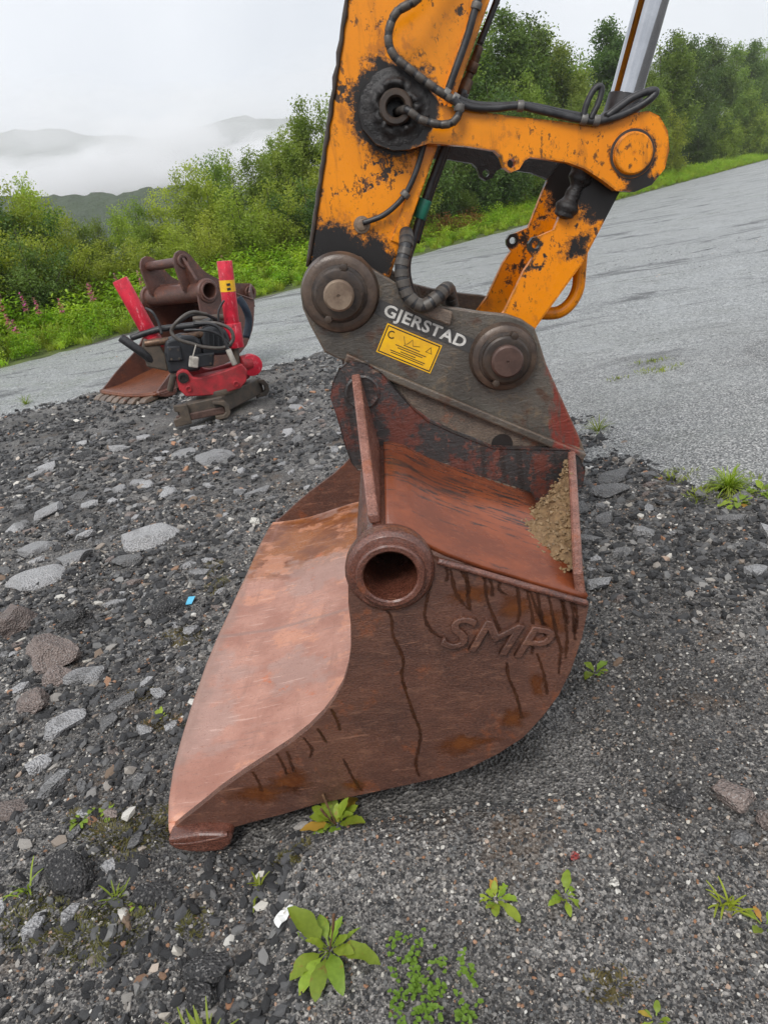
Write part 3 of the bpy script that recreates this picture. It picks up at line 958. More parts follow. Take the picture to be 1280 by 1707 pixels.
def make_bucket(root, W, we, mats, pins=False, teeth=False):
    side = arc(.735, .785, .108, 6, 192, 14) + FRONT + BOTTOM
    for w0 in (0.0, W - .024):
        plate(side, w0, w0 + .024, holes=[(.735, .785, .072)]).build('side_plate', mats['side'], root, .006)
    fl = sheet(SHELL[:11], .024, W - .024, W, 44, .004).build('floor', mats['floor'], root)
    sheet(SHELL[10:], .0245, W - .0245, W, 12).build('back', mats['side'], root)
    sheet([(-.010, .052), (.03, .050), (.075, .049), (.14, .050)], -.002, W + .002, W, 60, .004, .026, 1).build('cutting_edge', mats['floor'], root, 0)
    sheet([(1.196, .612), (1.08, .672), (.95, .742), (.87, .790), (.83, .820), (.795, .848), (.76, .864), (.738, .868)], .022, W - .022, W, 4, 0, .016, -1).build('top_plate', mats['top'], root)
    MB().lathe((.735, .045, .785), (0, 1, 0), [(0, .086), (W - .09, .086)], 40).build('torsion_tube', mats['tube'], root)
    for w0, sgn in ((0, 1), (W, -1)):
        MB().lathe((.735, w0, .785), (0, sgn, 0), [(.4, 1e-4), (.4, .064), (.0, .063), (-.030, .064), (-.034, .068), (-.034, .078), (-.03, .082), (-.018, .084), (-.016, .096), (-.010, .103), (.0, .107), (.028, .107), (.045, .103), (.052, .086)], 48).build('boss', mats['tube'], root)
    # side cutters: thick worn feet at the ends of the lip
    foot = [(.0, .085), (-.004, .06), (.012, .040), (.045, .026), (.09, .016), (.14, .016), (.166, .034), (.178, .058), (.165, .075), (.09, .088)]
    for w0 in (-.042, W - .012):
        MB().prism(foot, w0, w0 + .054).build('side_cutter', mats['edge'], root, .015, 3)
        MB().tube([(p[0], w0 + .006 if w0 < 0 else w0 + .048, p[1] - .012) for p in ((.01, .075), (.06, .070), (.12, .074), (.168, .082))], .008, 8).build('wear_ridge', mats['edge'], root)
    # ears, gussets
    eb = []
    for w0, sg in ((we, 1), (W - we - .03, -1)):
        e = plate(EAR, w0, w0 + .03, holes=[(.69, 1.062, .036), (1.32, .675, .036)] if pins else []).build('bracket_ear', mats['ear'], root, .004)
        for (cu_, cv_) in (((.69, 1.062), (1.32, .675)) if pins else ((.70, 1.055),)):
            MB().lathe((cu_, w0 + (0 if sg > 0 else .03), cv_), (0, -sg, 0), [(-.02, .036), (.014, .036), (.018, .04), (.018, .056), (.012, .062), (-.002, .062)] if pins else [(-.002, .058), (.004, .056), (.007, .050), (.005, .044), (.003, .036), (.003, 1e-4)], 28).build('pin_collar', mats['tube'] if pins else mats['ear'], e)
        wa, wb = (w0 + .002, .10) if sg > 0 else (w0 + .028, W - .10)
        mb = MB()
        pl = [(wa, 1.118), (wb, .895), (wb, .868), (wa + (-.0 if sg > 0 else .0), .80)]
        vs_ = [(.688 + (1.12 - v) * .1 + t, w, v) for t in (-.014, .014) for (w, v) in pl]
        mb.add(vs_, [(0, 1, 2, 3), (7, 6, 5, 4), (0, 4, 5, 1), (1, 5, 6, 2), (2, 6, 7, 3), (3, 7, 4, 0)])
        mb.build('front_gusset', mats['rib'], root, .006, fix=True)
        wb = .028 if sg > 0 else W - .028
        A, B, C_, D_ = (1.335, wa, .752), (1.17, wb, .694), (1.175, wb, .60), (1.315, wa, .53)
        mb = MB()
        vs_ = [A, B, C_, D_] + [(p[0] + .026, p[1], p[2] - .003) for p in (A, B, C_, D_)]
        mb.add(vs_, [(0, 1, 2, 3), (7, 6, 5, 4), (0, 4, 5, 1), (1, 5, 6, 2), (2, 6, 7, 3), (3, 7, 4, 0)])
        mb.build('rear_gusset', mats['rib'], root, .007, fix=True)
    # weld beads along the near ear
    for w0 in ((we - .004,) if not teeth else ()):
        pts = [(.77 + (1.15 - .77) * i / 40, w0, .835 - (.835 - .643) * i / 40 + .002 * math.sin(i * 2.1)) for i in range(41)]
        MB().tube(pts, .012, 8, sub=1).build('weld_bead', mats['weld'], root)
    # weld seams round the shell: outer rim of the side plates
    for w0 in (.0, W):
        pts = [(p[0], w0, p[1]) for p in [(.85, .792)] + [(.95, .742), (1.05, .690), (1.12, .655), (1.193, .617)]]
        MB().tube(pts, .009, 8, sub=6).build('rim_bead', mats['tube'], root)
    if pins:
        MB().cyl((.69, we, 1.062), (.69, W - we, 1.062), .042, 24).build('pin', mats['tube'], root)
        MB().cyl((1.32, we, .675), (1.32, W - we, .675), .042, 24).build('pin', mats['tube'], root)
    if teeth:
        n = 7
        for i in range(n):
            wc = W * (i + .5) / n
            b = float(bulge(0.0, wc, W))
            MB().prism([(.06 + b, .072), (-.05 + b, .05), (-.085 + b, .025), (-.08 + b, .012), (.06 + b, .02)], wc - W / n * .33, wc + W / n * .33).build('tooth', mats['weld'], root, .006)


# ------------------------------------------------------------------ the big bucket under the arm
bucket = empty('digging_bucket', (MX, MY, 0), MRZ)
tag(bucket, 'large wet rusty bucket hanging from the yellow arm, raised maker letters on its side', 'bucket')
W1 = 2.18
make_bucket(bucket, W1, .73, dict(side=M['rust_side'], floor=M['floor'], edge=M['rust_tube'], top=M['topplate'], tube=M['rust_tube'], ear=M['ear'], weld=M['scraped'], rib=M['rust_highlit']))
text_mesh('raised_letters', 'SMP', .13, M['rust_side'], bucket, (.955, -.001, .56), R(-18), .010, 1.12, .25, -.001, .003, 1.05)
DRIPS = [
 [(0.662, 0.743), (0.678, 0.707), (0.716, 0.667), (0.714, 0.606), (0.728, 0.532), (0.717, 0.479), (0.726, 0.382), (0.738, 0.302), (0.725, 0.243), (0.711, 0.194), (0.715, 0.145)],
 [(0.836, 0.764), (0.811, 0.693), (0.799, 0.644), (0.813, 0.598), (0.844, 0.57)], [(0.878, 0.757), (0.882, 0.698), (0.908, 0.646)],
 [(0.914, 0.742), (0.909, 0.677), (0.912, 0.642)], [(0.955, 0.727), (0.955, 0.669), (0.971, 0.598), (0.979, 0.57)],
 [(1.03, 0.69), (1.03, 0.623), (1.017, 0.581)], [(0.985, 0.48), (0.985, 0.434), (1.001, 0.365), (1.007, 0.296)],
 [(1.061, 0.668), (1.078, 0.597), (1.097, 0.559)], [(1.106, 0.627), (1.115, 0.539), (1.122, 0.493), (1.11, .42)],
 [(1.135, 0.614), (1.14, 0.535), (1.131, 0.464)], [(1.159, 0.601), (1.158, 0.514)], [(1.062, 0.494), (1.073, 0.437), (1.079, 0.36)],
 [(0.521, 0.246), (0.537, 0.171), (0.552, 0.124)], [(0.43, 0.334), (0.445, 0.291), (0.431, 0.262)], [(0.473, 0.357), (0.488, 0.304)], [(0.378, 0.295), (0.381, 0.219)]]
rd = random.Random(4)
for k in range(8):                      # short thin runs below the rim
    u0 = .86 + .33 * (k + rd.random() * .8) / 8
    v0 = .606 + .5 * (1.199 - u0); ln = rd.uniform(.03, .11) * (1 + (u0 > 1.05))
    DRIPS.append([(u0, v0), (u0 + rd.uniform(-.006, .01), v0 - ln * .5), (u0 + rd.uniform(-.008, .016), v0 - ln)])
for k in range(3):                       # and along the lower front edge
    f = k / 3 + .2 * rd.random()
    u0 = .2 + .38 * f; v0 = .21 + .25 * f ** 1.15 - .004; ln = rd.uniform(.03, .08)
    DRIPS.append([(u0, v0), (u0 + .008, v0 - ln * .5), (u0 + rd.uniform(.0, .02), v0 - ln)])
for di, d in enumerate(DRIPS):
    rs = random.Random(di)
    if d[0][1] > .58 and d[0][0] > .8: d = [(d[0][0] - .004, .606 + .5 * (1.199 - d[0][0]))] + d
    P = spline([Vector((p[0], 0, p[1])) for p in d], 8)
    mb = MB(); vs_ = []; so = []
    n = len(P)
    for i, p in enumerate(P):
        hw = (.0040 + .0030 * rs.random() + .0045 * (i / n) ** 2)
        e_ = (1.0 - .55 * (i / n) ** 3) * (.85 + .25 * rs.random())
        if i == n - 1: e_ = .1
        vs_ += [(p[0] - hw, -.0012, p[2]), (p[0], -.0012, p[2]), (p[0] + hw * rs.uniform(.7, 1.2), -.0012, p[2])]
        so += [0.0, e_, 0.0]
    mb.add(vs_, [(3 * i + k, 3 * i + k + 1, 3 * i + k + 4, 3 * i + k + 3) for i in range(n - 1) for k in (0, 1)])
    o = mb.build('water_streak', M['streak'], bucket)
    o.data.attributes.new('soft', 'FLOAT', 'POINT').data.foreach_set('value', so)


def blot(cu_, cv_, ru, rv, seed, w=-.0009):
    pts = []
    for i in range(44):
        a = 2 * math.pi * i / 44
        f = .9 + .5 * float(vnoise(math.cos(a) * 2.2 + seed * 7, math.sin(a) * 2.2, seed)) + .2 * float(vnoise(math.cos(a) * 7 + seed, math.sin(a) * 7, seed + 3))
        pts.append((cu_ + ru * f * math.cos(a), w, cv_ + rv * f * math.sin(a)))
    o = MB().add([(cu_, w, cv_)] + pts, [(0, i + 1, (i + 1) % 44 + 1) for i in range(44)]).build('wet_patch', M['wetpatch'], bucket)
    o.data.attributes.new('soft', 'FLOAT', 'POINT').data.foreach_set('value', [1.15] + [0.0] * 44)


blot(.985, .305, .055, .05, 3); blot(1.055, .40, .030, .06, 4); blot(.84, .24, .12, .05, 13, -.0004); blot(.27, .16, .11, .045, 5); blot(.37, .19, .08, .06, 6); blot(.535, .15, .045, .03, 7); blot(1.10, .58, .06, .06, 8, -.0006); blot(1.02, .64, .07, .05, 9, -.0007); blot(.92, .69, .08, .04, 10, -.0005)

# ------------------------------------------------------------------ sand caught behind the near gusset
def sand_heap():
    r = empty('sand_heap', (MX, MY, 0), MRZ, (1.16, .4, .64))
    tag(r, 'damp yellow sand heap caught in the top corner of the big rusty bucket', 'sand heap')
    nu, nw_ = 16, 34
    vs_ = []
    for j in range(nw_):
        w = .13 + .585 * j / (nw_ - 1)
        ug = 1.188 + (w - .03) / .7 * .155
        for i in range(nu):
            f = i / (nu - 1)
            width = .27 * math.sin(math.pi * min(1, .22 + .85 * j / nw_)) ** .7 * (.35 + .65 * j / nw_) + .05 * float(vnoise(j * .37, 0.5, 8)) + .03 * float(vnoise(j * 1.1, 2.5, 9))
            u = ug - width * (1 - f)
            zp = .616 + (1.196 - min(u, 1.196)) * .505
            h = .10 * (j / nw_ + .25) * f ** .8 + .04 * float(vnoise(u * 26, w * 26, 4)) * f + .02 * float(vnoise(u * 70, w * 70, 5)) * f
            vs_.append((u, w, zp + h - .006 * (1 - f)))
    fs = [(j * nu + i, j * nu + i + 1, (j + 1) * nu + i + 1, (j + 1) * nu + i) for j in range(nw_ - 1) for i in range(nu - 1)]
    MB().add(vs_, fs, True).build('sand_body', M['sandbase'], r)
    g = MB()
    rs = random.Random(3)
    for k in range(760):
        p = Vector(vs_[rs.randrange(len(vs_))]) + Vector((rs.uniform(-.02, .008), rs.uniform(-.012, .012), rs.uniform(-.002, .004)))
        s = rs.choice((.003, .004, .005, .006, .009))
        q = Euler((rs.uniform(0, 6), rs.uniform(0, 6), rs.uniform(0, 6))).to_matrix()
        o6 = [p + q @ Vector(d) * s * rs.uniform(.7, 1.2) for d in ((1, 0, 0), (-1, 0, 0), (0, 1, 0), (0, -1, 0), (0, 0, 1), (0, 0, -1))]
        g.add(o6, [(0, 2, 4), (2, 1, 4), (1, 3, 4), (3, 0, 4), (2, 0, 5), (1, 2, 5), (3, 1, 5), (0, 3, 5)])
    tag(g.build('sand_grains', M['sand'], r), kind='stuff')


sand_heap()

# ------------------------------------------------------------------ quick coupler between arm and bucket
coupler = empty('quick_coupler', (MX, MY, 0), MRZ, (.6, 1.09, .66))
tag(coupler, 'worn grey steel coupler with white lettering and yellow decal between arm and bucket', 'coupler')
CP = [(.562, 1.379), (.587, 1.433), (.632, 1.469), (.702, 1.481), (.765, 1.454), (.792, 1.418), (.856, 1.364), (.908, 1.308), (.995, 1.271), (1.113, 1.233), (1.188, 1.214), (1.232, 1.191), (1.268, 1.159), (1.277, 1.127), (1.297, 1.038), (1.395, .756), (1.409, .702), (1.35, .735), (1.115, .87), (.928, .995), (.78, 1.08), (.709, 1.128), (.642, 1.161), (.6, 1.191), (.571, 1.281), (.559, 1.335)]
MB().prism(CP, .78, .812).build('side_plate', M['coupler'], coupler, .006)
MB().prism(CP, 1.368, 1.40).build('side_plate', M['coupler'], coupler, .006)
MB().prism([(.66, 1.165), (.709, 1.135), (.928, 1.0), (1.115, .88), (1.395, .735), (1.40, .70), (1.36, .60), (1.2, .62), (.80, .82), (.66, .96), (.64, 1.06)], .772, 1.408).build('lower_body', M['scraped'], coupler, .008)
lo = [(.672, 1.182), (.74, 1.137), (.9, 1.037), (1.1, .912), (1.3, .788), (1.40, .726)]
MB().prism([(p[0], p[1]) for p in lo] + [(p[0] - .012, p[1] - .024) for p in reversed(lo)], .744, .79).build('ledge', M['coupler'], coupler, .006)
MB().prism([(p[0], p[1]) for p in lo] + [(p[0] - .012, p[1] - .024) for p in reversed(lo)], 1.39, 1.436).build('ledge', M['coupler'], coupler, .006)
MB().prism([(.62, 1.21), (.72, 1.245), (.85, 1.25), (.93, 1.20), (1.1, 1.12), (1.2, .98), (1.33, .80), (1.3, .75), (.9, .98), (.66, 1.16)], .8125, 1.3675).build('dark_filler', M['grease'], coupler, .004)  # added block between the plates; the dark inside is painted by its colour
for (c_u, c_v, rb_, rw, rp, pm) in ((.683, 1.362, .116, .076, .046, M['pin']), (1.161, 1.085, .104, .074, .050, M['pin_brown'])):
    for sg, w0 in ((-1, .78), (1, 1.40)):
        MB().lathe((c_u, w0, c_v), (0, sg, 0), [(-.001, rb_ + .006), (.012, rb_), (.03, rb_ - .002), (.036, rb_ - .010), (.038, rb_ - .022), (.036, .03)], 48).build('pin_boss', M['boss'] if sg < 0 else M['washer'], coupler)
        MB().lathe((c_u, w0 + sg * .036, c_v), (0, sg, 0), [(-.001, rw + .012), (.004, rw + .008), (.006, rw), (.026, rw), (.031, rw - .006), (.033, rw - .018), (.030, .02)], 44).build('washer', M['washer'], coupler)
        pn = MB().lathe((c_u, w0 + sg * .06, c_v), (0, sg, 0), [(0, rp), (.028, rp), (.034, rp - .006), (.034, .005), (.030, .004), (.030, 1e-5)], 36).build('pin', pm, coupler)
    for a in ((70, 235) if c_u < 1 else (65, 240)):
        bu, bv = c_u + (rw + .004) * math.cos(R(a)), c_v + (rw + .004) * math.sin(R(a))
        MB().cyl((bu, .744, bv), (bu, .712, bv), .0125, 6, bev=.002).build('bolt', M['washer'], coupler)
# flat dark disc just above the ear; the hollow's shade is its colour
MB().lathe((1.128, .771, .797), (0, 1, 0), [(-.0005, .036), (-.0008, .030), (-.0006, 1e-5)], 24).build('painted_hole', M['dark'], coupler)
MB().prism([(.906, 1.312), (1.018, 1.252), (1.004, 1.212), (.892, 1.278)], .752, .7795).build('hose_block', M['scraped'], coupler, .005)

# lettering and decal on the near plate
ang = math.atan2(1.128 - 1.289, 1.059 - .794)
ca, sa = math.cos(ang), math.sin(ang)


def on_plate(c, a, b, w0):
    return (c[0] + a * ca - b * sa, w0, c[1] + a * sa + b * ca)


def strip(name, c, a0, a1, b0, b1, w0, mat, parent, th=.0012):
    q = [on_plate(c, *p, w0) for p in ((a0, b0), (a1, b0), (a1, b1), (a0, b1))]
    q2 = [(p[0], p[1] - th, p[2]) for p in q]
    return MB().add(q + q2, [(0, 3, 2, 1), (4, 5, 6, 7), (0, 1, 5, 4), (1, 2, 6, 5), (2, 3, 7, 6), (3, 0, 4, 7)]).build(name, mat, parent, fix=True)


LC = (.9285, 1.2185)
ls = strip('letter_strip', LC, -.163, .163, -.023, .023, .7795, M['plateblack'], coupler)
text_mesh('lettering', 'GJERSTAD', .050, M['white'], ls, (LC[0], .7782, LC[1]), ang, .0004, 1.15, 0, .0013, 0, 1.08)
SC = (.868, 1.159)
dk = strip('decal', SC, -.094, .094, -.048, .048, .7795, M['sticker'], coupler)
for (a0, a1, b0, b1) in ((-.090, .090, .0405, .044), (-.090, .090, -.044, -.0405), (-.090, -.0865, -.0404, .0404), (.0865, .090, -.0404, .0404)):
    strip('decal_border', SC, a0, a1, b0, b1, .7782, M['black'], dk, .0003)
for i, (a0, a1, b) in enumerate(((-.02, .035, .004), (-.045, .06, -.004), (-.035, .05, -.0105), (-.022, .03, -.019), (-.055, .065, -.0255), (-.05, .062, -.0315))):
    strip('print_line', SC, a0, a1, b - .0013, b + .0013, .7782, M['black'], dk, .0003)
tri = MB()
for i in range(3):
    p0 = [(.052, .010), (.074, .010), (.063, .030)][i]; p1 = [(.052, .010), (.074, .010), (.063, .030)][(i + 1) % 3]
    d_ = Vector((p1[0] - p0[0], p1[1] - p0[1])).normalized(); nn = Vector((-d_[1], d_[0])) * .0016
    q = [on_plate(SC, *p, .7779) for p in (p0, p1, (p1[0] + nn[0], p1[1] + nn[1]), (p0[0] + nn[0], p0[1] + nn[1]))]
    tri.add(q, [(0, 1, 2, 3)])
tri.build('warning_triangle', M['black'], dk)
MB().tube([on_plate(SC, -.068 + .011 * math.cos(R(a)), .02 + .011 * math.sin(R(a)), .7780) for a in range(60, 331, 30)], .0018, 6, sub=1).build('round_emblem', M['black'], dk)
MB().tube([on_plate(SC, *p, .7780) for p in ((-.03, .03), (-.018, .008), (-.01, .012), (.0, .03), (.008, .012), (.03, .018))], .0009, 6, sub=1).build('line_drawing', M['black'], dk)

# ------------------------------------------------------------------ the excavator's arm
AO = (.68, 1.09, 1.24)
arm = empty('excavator_arm', (MX, MY, 0), MRZ, AO)
tag(arm, 'orange yellow excavator arm with links, black hoses and chrome rod, reaching down from the top', 'excavator arm')
ax = lambda u, v, r, s: (u - AO[0], v - AO[2], r, s)
M['y_stick'] = m_yellow('arm_paint', [ax(.93, 1.835, .135, .05), ax(.69, 1.40, .155, .07), ax(.80, 1.45, .05, .05)], .585)
M['y_link'] = m_yellow('link_paint', [ax(.93, 1.835, .118, .018), ax(1.595, 1.60, .068, .02), ax(1.62, 1.51, .05, .04)], .66)
M['y_tip'] = m_yellow('tipping_link_paint', [ax(1.57, 1.56, .135, .06), ax(1.43, 1.37, .03, .05), ax(1.30, 1.40, .03, .02)], .575)
M['y_plain'] = m_yellow('edge_plate_paint', [], .60)
M['y_cap'] = m_yellow('cap_paint', [], .63)
STK = [(.588, 1.442), (.84, 2.12), (1.243, 3.205), (1.848, 3.148), (1.229, 2.058), (.842, 1.377), (.80, 1.29), (.74, 1.245), (.68, 1.235), (.62, 1.27), (.587, 1.35)]
MB().prism(STK, .86, 1.32).build('stick', M['y_stick'], arm, .010)
# dark worn weld bead down the front edge, and the doubled plate along the back edge
bead = [(.592 + (.84 - .592) * f + .0015 * math.sin(f * 75), .858, 1.45 + (2.12 - 1.45) * f) for f in np.linspace(0, 2.55, 60)]
MB().tube(bead, .007, 8, sub=1, taper=lambda f: 1 + .25 * math.sin(f * 190) * math.sin(f * 37)).build('edge_bead', M['washer'], arm)
e0, e1 = Vector((.842, 1.377)), Vector((1.848, 3.148))
nn = Vector((-(e1 - e0)[1], (e1 - e0)[0])).normalized()
a0 = e0 + (e1 - e0) * .05
MB().prism([a0 - nn * .003, e1 - nn * .003, e1 + nn * .036, a0 + nn * .036], .853, .861).build('edge_plate', M['y_plain'], arm, .003)
HL = [(1.059, 1.818), (1.129, 1.795), (1.254, 1.759), (1.37, 1.729), (1.487, 1.696), (1.533, 1.697), (1.579, 1.71), (1.642, 1.71), (1.673, 1.691), (1.696, 1.65), (1.7, 1.6), (1.686, 1.551), (1.648, 1.514), (1.596, 1.503), (1.544, 1.515), (1.504, 1.55), (1.454, 1.589), (1.409, 1.613), (1.354, 1.63), (1.299, 1.645), (1.28, 1.638), (1.264, 1.619), (1.24, 1.614), (1.221, 1.63), (1.213, 1.661), (1.198, 1.679), (1.119, 1.704), (1.011, 1.728), (.953, 1.722), (.907, 1.727), (.86, 1.75), (.828, 1.796), (.823, 1.845), (.842, 1.893), (.883, 1.922), (.939, 1.929), (.998, 1.903), (1.036, 1.854)]
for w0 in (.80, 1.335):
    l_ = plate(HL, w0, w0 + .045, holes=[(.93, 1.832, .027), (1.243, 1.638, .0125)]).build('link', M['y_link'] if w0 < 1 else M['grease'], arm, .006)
    if w0 < 1: l_near = l_
MB().lathe((.93, .80, 1.832), (0, -1, 0), [(-.06, .026), (.022, .026), (.028, .030), (.028, .042), (.022, .047), (.0, .05)], 36).build('pivot_ring', M['washer'], l_near)
gl = MB(); vs_ = []
for j in range(9):
    for i in range(72):
        a = 2 * math.pi * i / 72
        r_ = .040 + .062 * j / 8
        x_, z_ = math.cos(a) * r_, math.sin(a) * r_
        hgt = .018 * math.exp(-((r_ - .056 - .016 * float(vnoise(math.cos(a) * 2, math.sin(a) * 2, 5))) / .013) ** 2) * (1.0 + 1.5 * float(vnoise(x_ * 90, z_ * 90, 6))) + .005 * float(vnoise(x_ * 160, z_ * 160, 7))
        vs_.append((.93 + x_, .7985 - max(-.001, hgt) + .003 * (j == 8), 1.832 + z_))
gl.add(vs_, [(j * 72 + i, j * 72 + (i + 1) % 72, (j + 1) * 72 + (i + 1) % 72, (j + 1) * 72 + i) for j in range(8) for i in range(72)], True)
gl.build('grease_ring', M['grease'], l_near)
MB().lathe((1.593, .80, 1.607), (0, -1, 0), [(-.005, .067), (.002, .066), (.003, .058), (.004, .056), (.014, .0555), (.017, .052), (.017, .004), (.0155, .003), (.0155, 1e-5)], 44).build('pin_cap', M['y_cap'], l_near)
MB().lathe((1.593, .80, 1.607), (0, -1, 0), [(-.002, .066), (.0030, .065), (.0033, .0575)], 44).build('pin_seal', M['washer'], l_near)
MB().cyl((1.593, .846, 1.607), (1.593, 1.334, 1.607), .055, 32).build('joint_pin', M['grease'], arm)
TP = [(1.66, 1.63), (1.57, 1.502), (1.448, 1.316), (1.287, 1.142), (1.25, 1.06), (1.19, 1.005), (1.12, 1.01), (1.085, 1.06), (1.10, 1.12), (1.194, 1.213), (1.266, 1.326), (1.300, 1.363), (1.286, 1.385), (1.287, 1.405), (1.300, 1.42), (1.325, 1.422), (1.37, 1.433), (1.40, 1.49), (1.45, 1.58), (1.53, 1.66), (1.60, 1.68)]
for w0 in (.868, 1.282):
    plate(TP, w0, w0 + .03, holes=[(1.309, 1.398, .012)]).build('tipping_link', M['y_tip'], arm, .005)
MB().prism([(1.56, 1.50), (1.44, 1.33), (1.30, 1.175), (1.285, 1.19), (1.425, 1.345), (1.54, 1.515)], .899, 1.281).build('link_web', M['y_tip'], arm, .004)
# greasy mud hanging inside the joint
MB().tube([(1.475, .875, 1.60), (1.455, .872, 1.56), (1.43, .868, 1.52), (1.405, .866, 1.478), (1.398, .868, 1.462)], .036, 14, taper=lambda f: .85 + .22 * math.sin(f * 11) + .1 * math.sin(f * 31) - .15 * f).build('grease_lump', M['grease'], arm)
# lifting hook
hk = [(1.47, .95, 1.345), (1.462, .95, 1.29), (1.452, .95, 1.232), (1.425, .95, 1.19), (1.385, .95, 1.168), (1.335, .95, 1.172), (1.315, .95, 1.18)]
MB().tube(hk, .021, 14).build('lifting_hook', M['y_tip'], arm)
# chrome rod and its black foot
dv = Vector((.0865, 0, .24)).normalized()
b0 = Vector((1.603, 1.09, 1.59))
MB().cyl(b0 + dv * .20, b0 + dv * 2.0, .050, 48).build('cylinder_rod', M['chrome'], arm)
MB().lathe(b0, dv, [(.05, .085), (.12, .075), (.15, .056), (.205, .054), (.207, .05)], 36).build('rod_foot', M['rubber'], arm)
MB().cyl((1.60, 1.02, 1.605), (1.60, 1.16, 1.605), .095, 32).build('rod_eye', M['grease'], arm)


def hose(name, pts, r, mat, parent=None, ribs=False, rr=None):
    parent = parent or arm
    o = MB().tube(pts, r, 12, sub=8).build(name, mat, parent)
    if ribs:
        P = spline([Vector(p) for p in pts], 14)
        step_ = rr or r * .9
        acc = 0; mb = MB(); last = P[0]
        for i in range(1, len(P) - 1):
            acc += (P[i] - last).length; last = P[i]
            if acc > step_:
                acc = 0
                t = (P[i + 1] - P[i - 1]).normalized()
                w_ = step_ * .42
                mb.lathe(P[i] - t * w_, t, [(0, r * 1.0), (w_ * .12, r * 1.07), (w_ * 1.88, r * 1.07), (w_ * 2, r * 1.0)], 12)
        mb.build('spiral_guard', M['wrap'], o)
    return o


h3 = lambda pts, w: [(p[0], w, p[1]) for p in pts]
h1 = [(1.16, .82, 2.16), (1.085, .80, 2.115)] + h3([(1.021, 2.072), (.966, 2.052), (.937, 2.005), (.943, 1.959), (.981, 1.918), (1.037, 1.867), (1.094, 1.822)], .782)
hose('hose', h1, .0112, M['rubber'], ribs=True, rr=.030)
hose('hose', h3([(1.094, 1.822), (1.145, 1.797), (1.207, 1.785), (1.279, 1.779), (1.34, 1.757), (1.446, 1.718), (1.5, 1.706), (1.563, 1.711), (1.627, 1.73), (1.658, 1.75), (1.645, 1.758), (1.591, 1.748), (1.518, 1.713)], .788), .0105, M['rubber'])
hose('hose', h3([(1.10, 1.832), (1.15, 1.807), (1.22, 1.792), (1.30, 1.780), (1.40, 1.745), (1.47, 1.722)], .796), .008, M['rubber'])
hose('hose', [(1.31, .85, 2.26)] + h3([(1.196, 2.058), (1.155, 1.974), (1.097, 1.874), (1.083, 1.848)], .838), .0105, M['rubber'])
hose('hose', [(.93, .83, 1.826), (.945, .79, 1.822), (.961, .765, 1.817)] + h3([(.997, 1.787), (1.049, 1.767), (1.085, 1.769), (1.105, 1.794), (1.092, 1.826)], .765), .0105, M['rubber'], ribs=True, rr=.03)
hose('hose', h3([(1.452, 1.72), (1.466, 1.758), (1.49, 1.789), (1.508, 1.787), (1.498, 1.753), (1.473, 1.714)], .785), .0085, M['rubber'])
hose('hose', h3([(.785, 1.548), (.852, 1.56), (.917, 1.599), (.965, 1.661), (1.005, 1.741)], .838), .0085, M['rubber'])
hose('hose', [(1.40, .96, 2.30)] + h3([(1.267, 2.073), (1.205, 1.972)], .95), .010, M['rubber'])
hose('hose', h3([(1.139, 1.858), (1.075, 1.735), (.99, 1.589), (.931, 1.465), (.905, 1.41)], .90) + [(.90, .905, 1.35), (.92, .93, 1.27)], .0125, M['rubber'])
hose('hose', h3([(1.15, 1.85), (1.09, 1.735), (1.005, 1.585), (.945, 1.46)], .93), .008, M['rubber'])
h6 = [(.912, .83, 1.50), (.903, .775, 1.462), (.880, .752, 1.40), (.886, .742, 1.325), (.925, .738, 1.287), (.972, .745, 1.303), (1.0, .775, 1.318), (1.02, .84, 1.31), (1.03, .90, 1.25)]
hose('hose', h6, .021, M['rubber'], ribs=True, rr=.026)
ft = MB()
for (p, q, r_) in (((1.205, .95, 1.968), (1.185, .95, 1.93), .013), ((1.185, .95, 1.93), (1.170, .95, 1.905), .017), ((1.170, .95, 1.905), (1.160, .95, 1.888), .013), ((1.160, .95, 1.888), (1.139, .94, 1.850), .019)):
    ft.cyl(p, q, r_, 6, bev=.002)
ft.build('hose_fitting', M['brass'], arm)
MB().cyl((.988, .905, 1.583), (.960, .905, 1.532), .0215, 20, bev=.003).build('hose_sleeve', M['green'], arm)
for (u, v, w_, a) in ((1.279, 1.779, .788, -10), (1.455, 1.717, .788, -20), (1.49, 1.708, .788, -15), (1.075, 1.842, .786, -40), (1.098, 1.826, .784, -40), (1.105, 1.80, .767, 80), (.925, 1.606, .838, 40), (1.19, 2.045, .838, 65)):
    d_ = Vector((math.cos(R(a)), 0, math.sin(R(a)))) * .009
    c_ = Vector((u, w_, v))
    MB().cyl(c_ - d_, c_ + d_, .0150, 14, bev=.002).build('hose_clamp', M['clamp'], arm)
MB().lathe((.781, .86, 1.543), (0, -1, 0), [(0, .026), (.004, .025), (.005, .018), (.012, .0165), (.014, .010), (.014, 1e-5)], 24).build('grease_nipple_plate', M['pin'], arm)

# ------------------------------------------------------------------ the tiltrotator on the ground and the toothed bucket behind it
tr = empty('tiltrotator', (-1.535, 6.775, 0), R(12.762))
tag(tr, 'red and black tiltrotator standing on the rubble with two red cylinders pointing up', 'tiltrotator')
g0 = float(terrain(-1.5, 6.9))
bs = MB()


def plan_prism(mb, pts, z0, z1):
    n = len(pts)
    vs_ = [(p[0], p[1], z0) for p in pts] + [(p[0], p[1], z1) for p in pts]
    mb.add(vs_, [tuple(reversed(range(n))), tuple(range(n, 2 * n))] + [(i, (i + 1) % n, (i + 1) % n + n, i + n) for i in range(n)])
    return mb


